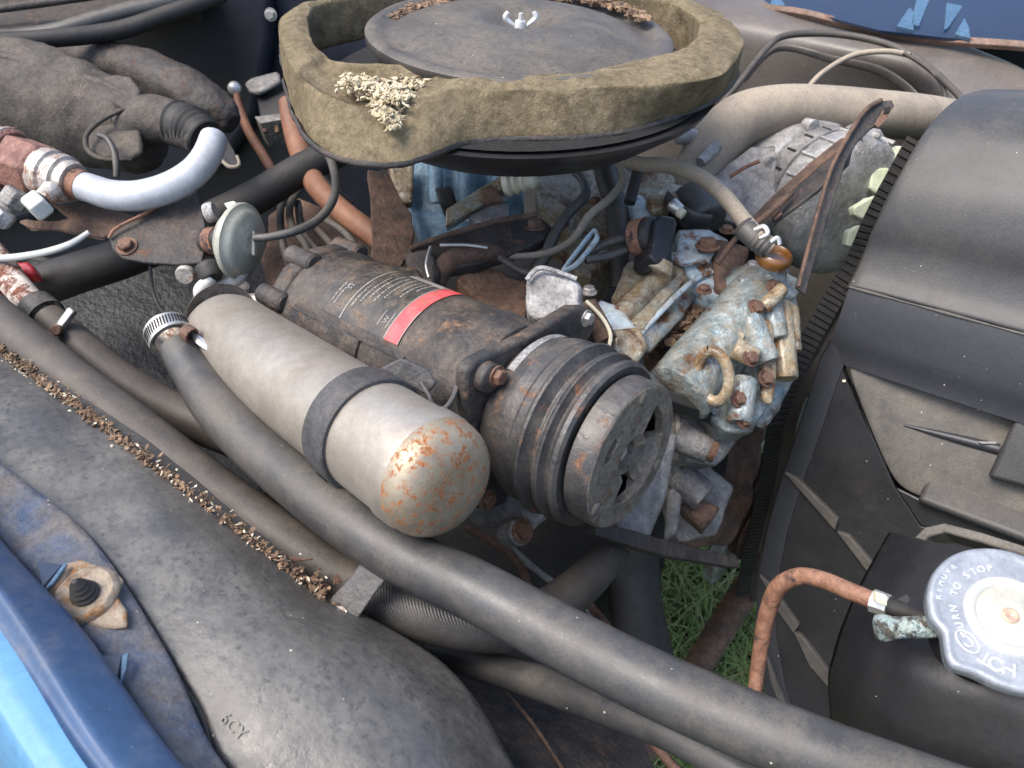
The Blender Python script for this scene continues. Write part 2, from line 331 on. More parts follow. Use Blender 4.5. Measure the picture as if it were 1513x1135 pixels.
# speckled rust of several sizes reads differently per object through the random offset
# ============================================================ GROUND
def ground():
    rows = []
    for j in range(41):
        rows.append([Vector((-6+i*.3, -6+j*.3, .01*noise.noise(Vector((i*.7, j*.7, 0))))) for i in range(41)])
    g = obj('ground', grid(rows), M['soil'], smooth=180); g['kind'] = 'structure'
    # grass blades in the part that can be seen through the bay
    def blades(name, mat, n, hmin, hmax, wd, flop, label):
        V, F = [], []
        for _ in range(n):
            px, py = random.uniform(560, 1380), random.uniform(700, 1230)
            b = Zp(px, py, 0); b.z = 0
            h = random.uniform(hmin, hmax); a = random.uniform(0, 6.283); ln = random.uniform(.2, 1)*flop
            d = Vector((math.cos(a), math.sin(a), 0)); s = d.cross(Vector((0,0,1)))*wd*random.uniform(.6, 1.3); k = len(V)
            curl = random.uniform(-.5, .5)
            for q in range(5):
                t = q/4; pz = h*(t - .45*flop*t*t); p = b + d*(h*ln*t*t) + s.normalized()*(h*curl*t*t) + Vector((0,0,pz)); ww = s*(1-t*.92)
                V += [p-ww, p+ww]
            F += [(k+2*q, k+2*q+1, k+2*q+3, k+2*q+2) for q in range(4)]
        tag(obj(name, (V, F), mat, smooth=0), label, 'grass', kind='stuff')
    blades('green_grass', M['grass'], 9000, .06, .16, .0022, .8, 'long green grass growing under the engine bay')
    blades('dry_grass', M['straw'], 1500, .08, .2, .0016, 1.5, 'curled dry straw stalks lying among the green grass')
ground()

# ============================================================ BODYWORK
def near_fender():
    t = thing('near_fender', 'blue painted fender rail along the bottom left corner', 'fender', P(60,1000,.36))
    # strips given as photo points with depth, from the outer skin to the inner flange
    E = [  # each row runs front(bottom) to rear(top)
     [(300,1500,.25),(60,1200,.30),(-130,900,.37),(-330,620,.46)],
     [(345,1360,.262),(140,1150,.305),(0,930,.36),(-200,660,.45)],
     [(370,1330,.268),(163,1135,.308),(0,885,.362),(-190,610,.45)],
     [(470,1330,.28),(262,1120,.325),(120,925,.372),(0,795,.41),(-160,590,.47)],
    ]
    def dense(row, n=16):
        S = spline([tuple(P(*p)) for p in row], n); S = [Vector(s) for s in S]
        # resample
        out = []; L = [0]
        for a, b in zip(S, S[1:]): L.append(L[-1]+(b-a).length)
        for k in range(33):
            x = L[-1]*k/32; i = 0
            while i < len(L)-2 and L[i+1] < x: i += 1
            f = (x-L[i])/max(1e-9, L[i+1]-L[i]); out.append(S[i].lerp(S[i+1], f))
        return out
    r = [dense(e) for e in E]
    dn = Vector((0,0,-1))
    skin0 = [p + dn*.25 + Vector((-.03,-.08,0)) for p in r[0]]
    obj('outer_skin', grid([skin0, r[0], [a.lerp(b,.5)+Vector((0,0,.004)) for a,b in zip(r[0],r[1])], r[1]]), M['blue_sky_sheen'], t, sub=1, smooth=180)  # pale skin colour paints in the reflected sky
    mid = [a.lerp(b,.5)+Vector((0,0,.0015)) for a,b in zip(r[2],r[3])]
    groove = [a.lerp(b,.5)+dn*.004 for a,b in zip(r[1],r[2])]
    obj('top_ledge', grid([r[1], groove, r[2], [a.lerp(b,.15)+Vector((0,0,.0015)) for a,b in zip(r[2],r[3])], mid, [a.lerp(b,.93)+Vector((0,0,.001)) for a,b in zip(r[2],r[3])], r[3], [p+dn*.012 for p in r[3]]]), M['blue'], t, sub=1, smooth=180)
    # dirty inner flange with two punched notches
    I = dense([(560,1330,.30),(335,1135,.345),(245,960,.385),(130,790,.43),(0,683,.47),(-150,560,.53)])
    O = [p + dn*.012 for p in r[3]]
    rows = []
    for k in range(9):
        f = k/8; rows.append([o.lerp(i, f)+Vector((0,0,.0012*noise.noise(o.lerp(i,f)*60))) for o, i in zip(O, I)])
    rows.append([p+dn*.02 for p in I])
    fl = grid(rows)
    obj('inner_flange', solid(fl, dn*.002), M['blue_dirty'], t, smooth=180)
    for n_, (poly, d) in enumerate((([(94,832),(99,833),(78,862),(64,872)], .4), ([(180,968),(190,963),(186,990),(177,1012)], .365), ([(54,830),(92,834),(62,868)], .402), ([(143,968),(180,968),(172,1006)], .367))):
        pl = (sum((P(x,y,d+.0) for x,y in poly), Vector())/len(poly), Vector((0,0,1)))
        c = pl[0]
        obj('notch', prism([hit(x,y,pl) for x,y in poly], Vector((.0003,0,-.0012))), M['slot'] if n_ < 2 else M['navy'], t, smooth=0, bev=.0003)
    # circular dimple and droppings
    return t
near_fender()
def bumper():
    c = P(128,872,.392); up = Vector((.05,-.1,1)).normalized()
    t = thing('hood_bumper', 'black rubber cone bumper standing on a rust stained pad of the blue fender', 'rubber bumper', c)
    pl = (P(128,880,.397), up)
    pad = [(62,852),(78,835),(120,826),(168,842),(182,856),(172,880),(186,900),(188,925),(165,928),(128,922),(98,910),(74,885)]
    obj('mounting_pad', slab(pad, pl, .003), M['rusty_blue'], t, bev=.0015)
    c0 = pl[0]
    obj('oval_dish', lathe(c0, c0+up, [(0,.0165),(.002,.016),(.0032,.014),(.002,.012),(.001,.009),(.0015,0)], 36), M['rusty_blue'], t, smooth=60)
    obj('rubber_cone', lathe(c0, c0+up, [(0,.0066),(.0028,.0072),(.0042,.0058),(.0056,.0062),(.0074,.0046),(.0084,.005),(.0102,.0036),(.0112,.0039),(.0147,.0014),(.015,0)], 32), M['dark_rubber'], t, smooth=40)
bumper()
def liner():
    A = [(700,1400,.33),(560,1320,.332),(338,1140,.352),(300,1050,.37),(244,962,.39),(185,862,.415),(130,792,.435),(60,735,.455),(0,688,.475),(-140,570,.53)]
    B = [(860,1330,.36),(792,1190,.392),(745,1115,.41),(700,1035,.43),(650,975,.45),(570,925,.465),(480,872,.48),(400,800,.50),(250,668,.54),(100,550,.60),(0,500,.64),(-120,420,.70)]
    def dense(row):
        S = [Vector(s) for s in spline([tuple(P(*p)) for p in row], 12)]
        L = [0]; out = []
        for a, b in zip(S, S[1:]): L.append(L[-1]+(b-a).length)
        for k in range(61):
            x = L[-1]*k/60; i = 0
            while i < len(L)-2 and L[i+1] < x: i += 1
            out.append(S[i].lerp(S[i+1], (x-L[i])/max(1e-9, L[i+1]-L[i])))
        return out
    a, b = dense(A), dense(B); rows = []
    for k in range(25):
        f = k/24; row = []
        for i in range(61):
            p = a[i].lerp(b[i], f)
            g = max(0, 1-abs(i-14)/22)           # the wheel-house bulge lies towards the front
            bul = math.sin(math.pi*min(1, f))**1.1*(.007+.022*g)
            p = p + Vector((0,0,bul + .0035*noise.noise(p*9) + .0016*noise.noise(p*32)))
            row.append(p)
        rows.append(row)
    rows.append([p+Vector((.004,.006,-.012)) for p in rows[-1]]); rows.append([p+Vector((.004,.03,-.28)) for p in rows[-1]])
    rows.insert(0, [p+Vector((0,-.001,-.006)) for p in rows[0]])
    t = obj('inner_fender_liner', solid(grid(rows), Vector((0,-.003,-.003))), M['liner'], smooth=50, sub=1)
    tag(t, 'dusty black plastic wheelhouse liner bulging beside the blue fender', 'fender liner')
    # moulded letters
    bpy.context.view_layer.update(); dg = bpy.context.evaluated_depsgraph_get()
    ev = t.evaluated_get(dg)
    def on(px, py):
        r_ = (P(px,py,1)-CAM).normalized(); ok, loc, nn, _ = ev.ray_cast(CAM-t.location, r_)
        return (loc if ok else P(px,py,.37)-t.location), nn
    base, nn = on(345, 1074); x1, _ = on(368, 1096)
    if nn.dot(CAM-base-t.location) < 0: nn = -nn
    x = (x1-base); x = (x-nn*x.dot(nn)).normalized(); y = nn.cross(x)
    cu = bpy.data.curves.new('moulded_letters', 'FONT'); cu.body = '6CY'; cu.size = .0078; cu.extrude = .0005; cu.align_x = 'CENTER'; cu.align_y = 'CENTER'; cu.space_character = 1.15
    o = bpy.data.objects.new('tmp', cu); COL.objects.link(o); dg = bpy.context.evaluated_depsgraph_get()
    me = bpy.data.meshes.new_from_object(o.evaluated_get(dg)); bpy.data.objects.remove(o)
    L = bpy.data.objects.new('moulded_letters', me); COL.objects.link(L); me.materials.append(M['liner'])
    L.parent = t; mm = Matrix((x, y, nn)).transposed().to_4x4(); mm.translation = base + nn*.0003; L.matrix_local = mm
    def dep(px, py, d0):
        ok, loc, nn_, _ = ev.ray_cast(CAM-t.location, (P(px,py,1)-CAM).normalized())
        return (loc+t.location-CAM).dot(FW)-.001 if ok else d0
    return dep
LDEP = liner()
# litter along the hose
def chips(name, mat, path, n, spread, size, label, cat='leaf litter', zj=.006, up=Vector((0,0,1)), snap=False):
    V, F = [], []
    S = spline([tuple(P(*p)) for p in path], 20)
    if snap: S = [tuple(P(x, y, LDEP(x, y, dd))) for x, y, dd in spline(path, 20)]
    for _ in range(n):
        s = random.choice(S); c = Vector(s) + Vector((random.gauss(0,spread), random.gauss(0,spread), 0)) + up*random.uniform(0, zj)
        q = Matrix.Rotation(random.uniform(0,6.28), 3, 'Z') @ Matrix.Rotation(random.gauss(0,.7), 3, 'X') @ Matrix.Rotation(random.gauss(0,.5), 3, 'Y')
        a, b_, h = size*random.uniform(.5,1.5), size*random.uniform(.3,.9), size*random.uniform(.08,.25)
        k = len(V); nn = random.choice((5,6,7)); ph = random.uniform(0,6)
        for zz in (-h, h):
            for i in range(nn):
                an = 2*math.pi*i/nn; rr = 1+.25*math.sin(an*2+ph)
                V.append(c + q @ Vector((a*math.cos(an)*rr, b_*math.sin(an)*rr, zz + (h*1.2*math.cos(an*2) ))))
        F.append(tuple(k+i for i in range(nn))[::-1]); F.append(tuple(k+nn+i for i in range(nn)))
        F += [(k+i, k+(i+1)%nn, k+nn+(i+1)%nn, k+nn+i) for i in range(nn)]
    o = obj(name, (V, F), mat, smooth=40); return tag(o, label, cat, kind='stuff')
chips('leaf_litter', M['litter'], [(0,520,.625),(60,562,.6),(120,606,.575),(200,668,.55),(300,745,.52),(400,822,.492),(478,884,.476)], 900, .0024, .0018, 'brown leaf crumbs gathered in the crease beside the hose', snap=True, zj=.004)
chips('seed_litter', M['seed'], [(10,530,.62),(200,670,.547),(330,770,.508),(475,884,.474)], 90, .004, .0012, 'pale seed husks mixed into the litter crease', snap=True)
chips('bark_flakes', M['rust_fitting'], [(435,842,.478),(462,862,.474),(488,880,.470)], 16, .004, .0048, 'red brown bark flakes beside the hose bracket', snap=True)

# firewall, aprons, floor pieces
def firewall():
    t = thing('firewall', 'dark navy steel firewall behind the heater case', 'firewall', P(200,100,1.25))
    pl = plane((0,0,1.22),(430,60,1.2),(200,400,1.5))
    obj('panel', slab([(-500,-500),(700,-500),(760,500),(-500,700)], pl, .01), M['firewall'], t, smooth=0)
    pl2 = plane((0,0,1.19),(330,30,1.17),(150,300,1.36))
    obj('raised_panel', slab([(-300,-200),(395,-200),(402,60),(380,175),(330,250),(-300,420)], pl2, .03), M['firewall'], t, bev=.015, seg=4)
    bolt('bolt', hit(293,24,pl2), pl2[1], .008, M['dark_rubber'], t)
    bolt('bolt', hit(404,20,pl2)+pl2[1]*.01, pl2[1], .007, M['steel'], t)
    obj('ledge', slab([(-100,-80),(330,-80),(300,-2),(120,30),(-100,60)], plane((0,20,1.1),(300,0,1.1),(100,-60,1.25)), .01), M['rust_black'], t, bev=.003)
firewall()
tag(obj('firewall_cable', tube([(-60,60,1.0,26),(60,52,1.0,26),(170,22,1.02,26),(260,2,1.04,26),(330,-20,1.06,26)], rib=None), M['hose']), 'thick black cable running along the top of the firewall', 'cable')
tag(obj('bulkhead_hose', tube([(-40,62,.93,26),(60,58,.95,26),(170,46,.98,26),(250,20,1.0,24),(330,-8,1.03,22)]), M['dark_rubber']), 'thinner black hose curving below the firewall cable', 'hose')
tag(obj('wiper_linkage', tube([(-40,18,1.05,12),(60,5,1.05,12),(150,-8,1.05,12)]), M['rust_black']), 'thin dusty rod at the very top left corner', 'rod')
def far_side():
    t = thing('far_inner_fender', 'grey brown dusty inner fender apron with a round recess beyond the engine', 'inner fender', P(1250,120,1.1))
    # smooth rounded shoulder
    rows = []
    top = [(900,-70,1.22),(1060,0,1.16),(1130,14,1.14),(1250,45,1.10),(1340,60,1.06),(1400,95,1.0),(1460,160,.95),(1530,250,.90)]
    m1 = [(900,-30,1.19),(1060,28,1.14),(1130,44,1.12),(1250,72,1.075),(1340,92,1.03),(1385,130,.985),(1430,190,.95),(1500,280,.9)]
    m2 = [(900,10,1.19),(1060,60,1.15),(1130,72,1.13),(1250,92,1.09),(1330,118,1.06),(1365,150,1.03),(1400,200,1.0),(1470,300,.95)]
    m3 = [(900,200,1.25),(1060,200,1.23),(1130,200,1.20),(1250,200,1.16),(1330,210,1.13),(1365,230,1.1),(1400,260,1.07),(1470,340,1.0)]
    m4 = [(900,600,1.6),(1060,600,1.55),(1130,600,1.5),(1250,600,1.45),(1330,600,1.4),(1365,600,1.4),(1400,600,1.35),(1470,600,1.3)]
    t0 = [(900,-110,1.30),(1060,-40,1.25),(1130,-20,1.22),(1250,20,1.18),(1360,40,1.10),(1440,70,1.03),(1530,110,.98),(1600,190,.93)]
    rr = [[Vector(s) for s in spline([tuple(P(*p)) for p in r], 5)] for r in (t0, top, m1, m2, m3, m4)]
    obj('apron_panel', solid(grid(rr), Vector((.002,.006,-.002))), M['apron'], t, sub=2, smooth=180)
    # raised rim of the recess
    rim = [(1100,120,1.06,9),(1150,72,1.09,10),(1230,88,1.065,12),(1300,105,1.05,14),(1350,140,1.03,14),(1374,185,1.01,14),(1385,240,1.0,13)]
    pl = plane((1150,70,1.085),(1380,200,1.01),(1200,300,1.15))
    obj('recess_rim', tube(rim, flat=.35), M['apron'], t)
    # far fender rail
    f = thing('far_fender', 'dark navy far fender with pale blue slots above a rusty edge', 'fender', P(1300,30,1.15))
    rails = [[(1000,-38,1.22),(1090,6,1.18),(1190,22,1.12),(1300,50,1.08),(1400,62,1.02),(1513,70,.97),(1640,84,.92)],
             [(1000,-46,1.22),(1090,-2,1.18),(1190,13,1.12),(1300,41,1.08),(1400,52,1.02),(1513,60,.97),(1640,74,.92)]]
    obj('rusty_edge', solid(grid([[Vector(s) for s in spline([tuple(P(*p)) for p in r], 6)] for r in rails]), FW*.012), M['apron_trim'], f, smooth=30, bev=.001)
    pl = plane((1090,0,1.19),(1640,76,.93),(1300,-60,1.17))
    P0, n = pl
    obj('panel', slab([(950,-400),(1900,-400),(1900,112),(1640,78),(1513,64),(1400,56),(1300,45),(1190,17),(1090,2),(1000,-40)], pl, .004), M['navy'], f, smooth=0)
    for tri in ([(1145,-18),(1138,6),(1160,8)], [(1344,10),(1325,38),(1350,44),(1352,20)], [(1356,-10),(1346,34),(1358,38),(1378,-12)], [(1400,-14),(1395,44),(1402,40),(1438,-14)], [(1425,26),(1411,50),(1434,56),(1432,40)]):
        obj('slot_flange', slab(tri, (P0+n*.006, (n+Vector((0,0,.25))).normalized()), .0055), M['slot'], f, smooth=0, bev=.0008)
    tag(obj('far_wire_loom', tube([(1040,185,1.0,9),(1090,125,1.01,9),(1130,75,1.03,9),(1160,53,1.04,10),(1230,50,1.04,10),(1300,62,1.02,10),(1350,84,1.0,10),(1390,115,.97,10),(1425,150,.92,10)]), M['hose_brown']), 'thin dark wire arching across the far inner fender', 'wire')
    tag(obj('far_brake_line', tube([(1190,135,1.02,8),(1215,108,1.03,8),(1260,82,1.03,8),(1310,76,1.01,8),(1345,82,.99,8)]), M['hose_tan']), 'short tan line curving under the far wire', 'pipe')
    tag(obj('short_wire', tube([(1335,78,.99,6),(1370,100,.98,6),(1392,125,.97,6),(1398,150,.96,6)]), M['hose_brown']), 'short wire hanging near the recess rim of the far fender', 'wire')
    for p in ((1158,50,1.03),(1338,78,.985)):
        pass
far_side()
tag(obj('dark_backing_plane', slab([(1340,60),(1800,60),(1800,500),(1340,300)], plane((1340,60,1.45),(1800,60,1.35),(1500,400,1.6)), .01), M['black'], smooth=0), 'black plane added for the dark gap behind the front of the far inner fender', 'panel')  # black plane added where the gap beyond the apron is only dark
# engine bay floor things that block the light
tag(obj('frame_rail', wtube([(*P(180,900,1.0),.05),(*P(500,1000,.98),.05),(*P(760,1060,.95),.05),(*P(985,1230,.9),.05)], 4), M['rust_dark'], smooth=0), 'rusty dark frame rail below the hoses', 'frame rail')
# ============================================================ HOSES
def hose_with_clamp():
    t = thing('heater_hose', 'long grey rubber hose with a slotted worm clamp crossing the whole foreground', 'hose', P(480,720,.5))
    obj('hose', tube([(262,512,.585,54),(285,548,.575,62),(330,612,.55,72),(400,680,.52,76),(490,752,.488,82),(600,825,.462,86),(700,872,.44,90),(850,952,.41,94),(1000,1026,.385,98),(1200,1110,.355,104),(1420,1190,.335,110),(1600,1250,.32,114)], 32, 12), M['hose'], t)
    a, b = P(243,484,.598), P(290,556,.575)
    obj('pipe_stub', lathe(P(236,478,.60), b, [(0,.010),(.004,.012),(.02,.0125)], 28), M['steel_rusty'], t)
    ax = (b-a).normalized()
    cbd = obj('clamp_band', lathe(a+ax*.001, b, [(0,.0158),(0,.0168),(.0145,.0175),(.0145,.016)], 40), M['steel'], t, smooth=30)
    u, v = frame(ax)
    V = []
    for k in range(26):      # slots punched in the band
        th = -1.9 + k*.13; c = a + ax*.008 + (u*math.cos(th)+v*math.sin(th))*.01715; tn = -u*math.sin(th)+v*math.cos(th)
        V.append(box(c, ax*.0042+tn*.0008, tn*.0005, (u*math.cos(th)+v*math.sin(th))*.0004))
    obj('band_slots', join(*V), M['black'], cbd, smooth=0, kind='stuff')
    sc = P(278,492,.572); d = (P(318,520,.566)-sc).normalized()
    obj('screw_housing', box(P(298,506,.572), d*.0085, ax*.0065, FW.cross(ax).normalized()*.002), M['steel'], cbd, bev=.002, seg=3)
    csc = obj('clamp_screw', lathe(sc+d*.004, sc-d, [(0,.0045),(.0,.0062),(.006,.0062),(.008,.005),(.008,0)], 12), M['rust_fitting'], cbd, smooth=30)
    obj('screw_head', box(sc-d*.0045, Vector((0,0,.0055)), ax*.001, d*.001), M['black'], cbd, smooth=0)
hose_with_clamp()
tag(obj('coolant_hose', tube([(-60,425,.67,60),(0,476,.64,64),(100,558,.60,70),(200,636,.565,74),(300,714,.54,76),(400,785,.515,76),(500,850,.505,76),(600,893,.50,76),(700,920,.50,74),(790,910,.53,68),(850,872,.58,62),(895,825,.64,56),(915,790,.70,50)], 30, 10), M['hose_brown']), 'brown black hose running under the long grey hose from the left edge', 'hose')
tag(obj('braided_sleeve', tube([(545,880,.502,79),(600,899,.494,80),(660,917,.491,80),(720,925,.493,78),(775,920,.508,73)], 32, 10, caps=True), M['braid']), 'braided textile section of the brown hose beside the metal bracket', 'hose sleeve')
def upper_left_hose():
    t = thing('lower_heater_hose', 'brown hose clamped onto a rust flaked white pipe at the left edge', 'hose', P(120,520,.68))
    obj('hose', tube([(72,470,.70,46),(110,505,.69,52),(170,556,.68,56),(240,600,.67,58),(330,640,.66,60),(420,675,.66,60)], 28, 10), M['hose_brown'], t)
    obj('pipe', tube([(-40,345,.76,44),(0,392,.74,42),(30,430,.72,40),(62,462,.71,38)], 24), G('flaking_white_pipe', (.5,.42,.36), (.62,.56,.5), 30, None, rust=(.22,.08,.05), rustamt=.62, rscale=70, rough=.5, bump=.3), t)
    a, b = P(52,452,.708), P(104,500,.692)
    obj('clamp_band', lathe(a, b, [(0,.0152),(0,.0165),(.018,.0172),(.018,.0158)], 36), M['strap'], t)
    ax = (b-a).normalized()
    obj('clamp_lug', box(P(96,474,.676), ax.cross(FW).normalized()*.0125, ax*.004, FW*.004), M['steel'], t, bev=.0015, seg=2)
    c = P(86,488,.672)
    obj('clamp_screw', lathe(c, c+(ax*.2-FW), [(0,.005),(.006,.005),(.007,.004),(.007,0)], 12), M['rust_fitting'], t, smooth=30)
upper_left_hose()
tag(obj('lower_radiator_hose', tube([(640,965,.56,40),(720,985,.52,46),(800,1010,.49,52),(900,1045,.45,56),(990,1080,.42,58),(1080,1130,.40,58),(1200,1200,.38,56)], 26), M['hose']), 'thinner grey hose curving out from under the long grey hose at the bottom', 'hose')
tag(obj('dark_heater_pipe', tube([(40,430,.86,62),(110,405,.84,60),(200,375,.83,58),(300,330,.84,52),(380,290,.86,50),(450,248,.88,46),(520,215,.9,44)], 26), M['dark_rubber']), 'fat black hose passing behind the triangular bracket', 'hose')
tag(obj('drooping_hose', tube([(940,740,.95,70),(935,820,.93,76),(940,900,.92,80),(955,980,.9,84),(970,1080,.88,86)], 26), M['dark_rubber']), 'wide dark hose hanging down in front of the grass', 'hose')
tag(obj('sway_bar', tube([(1200,740,1.25,42),(1110,860,1.2,42),(1030,985,1.15,42),(950,1110,1.12,42)], 20), M['rust_dark']), 'dark rusty bar slanting across the grass', 'bar')
tag(obj('grass_crossing_bar', tube([(930,1060,1.0,34),(1040,1110,1.0,34),(1150,1180,1.0,34)], 16), M['rust_dark']), 'dark rusty rod low at the bottom edge above the grass', 'rod')
tag(obj('rusty_brake_pipe', tube([(690,780,.72,12),(740,808,.70,13),(768,835,.68,13),(780,865,.66,13),(790,890,.65,13),(850,880,.66,12),(880,905,.66,13),(905,940,.62,14),(925,985,.58,14),(938,1040,.53,15),(960,1090,.5,15),(1010,1150,.48,15)], 14), M['rust_fitting']), 'thin rusty pipe bending below the silver canister', 'pipe')
tag(obj('steel_brake_pipe', tube([(735,790,.74,9),(790,840,.73,10),(850,885,.72,10),(885,915,.72,10)], 12), M['alu_dark']), 'thin grey pipe running beside the rusty pipe into the shadow', 'pipe')

def hose_bracket():
    t = thing('hose_bracket', 'rusty steel strap clamping the braided hose to the plastic liner', 'hose bracket', P(520,900,.47))
    a, b = P(512,872,.505), P(552,892,.497); r = .0168
    S = lathe(a, b, [(0,r),(0,r+.0018),(.021,r+.0018),(.021,r)], 40)
    obj('strap', S, M['rust_black'], t, smooth=30)
    pl = plane((488,905,.463),(520,925,.458),(530,850,.466))
    obj('strap_top', slab([(520,850),(537,824),(577,848),(560,868),(516,932),(492,930),(476,906),(486,886)], pl, .002), M['strap'], t, bev=.0008)
    bolt('bolt', hit(500,912,pl)+pl[1]*.0005, pl[1], .005, M['steel_rusty'], t)
hose_bracket()

# ============================================================ CANISTER
CA, CB = P(640,703,.448), P(316,484,.64)
def canister():
    t = thing('accumulator_canister', 'silver metal canister with a rust freckled dome end lying beside the compressor', 'canister', (CA+CB)/2)
    L = (CB-CA).length; r = .0368
    # CA is the centre of the dome shoulder
    obj('body', lathe(CA, CB, [(.0,r),(.004,r+.0010),(.014,r+.0012),(.0152,r-.0004),(.02,r-.0002),(L-.03,r-.0005),(L-.022,r-.002),(L-.012,r-.007),(L-.006,r-.015),(L-.004,r-.024),(L-.004,0)], 72), M['canister'], t, smooth=50)
    prof = [(.0005, r)] + [(-.022*math.sin(x), r*(1-(1-math.cos(x))**1.0*1.0) if 0 else r*math.cos(x)**.55) for x in [i*math.pi/2/14 for i in range(15)]]
    obj('dome_end', lathe(CA, CB, prof, 72), M['can_dome'], t, smooth=60)
    # strap around it
    s0 = .058; a = (CB-CA).normalized(); u, v = frame(a)
    obj('strap', lathe(CA+a*s0, CB, [(0,r),(0,r+.0022),(.0012,r+.003),(.0225,r+.003),(.0235,r+.0022),(.0235,r)], 72), M['strap'], t, smooth=30, label='black strap with a punched hole around the middle')
    # tab bent off the top of the strap
    pl = plane((600,548,.50),(640,560,.498),(560,590,.505))
    obj('strap_tab', slab([(560,545),(592,529),(630,545),(645,566),(630,585),(612,574),(590,590),(560,575)], pl, .003), M['strap'], t, bev=.0012)
    # hole: dark stud with bright lip
    c = CA + a*(s0+.0135); d = (P(478,658,.5)-c); d = (d - a*d.dot(a)).normalized()
    obj('strap_hole', lathe(c+d*(r+.0025), c+d*(r+.01), [(.0,.0045),(.0012,.0045),(.0012,.0034),(-.0002,.0032),(-.0002,0)], 20), M['black'], t, smooth=30)
    # crown fitting at the far end
    e = P(340,462,.645)
    obj('end_cap', lathe(P(330,470,.63), P(300,440,.69), [(0,.0285),(.006,.027),(.012,.022),(.016,.012),(.017,0)], 40), M['steel_rusty'], t, smooth=50)
canister()
tag(obj('strap_wire', tube([(622,565,.494,6),(634,585,.49,7),(640,598,.49,8),(655,604,.49,8),(668,590,.492,8),(678,565,.50,8),(690,545,.51,8),(703,532,.52,7)], 10), M['strap']), 'bent wire hook between the canister strap and the compressor bracket', 'wire hook')

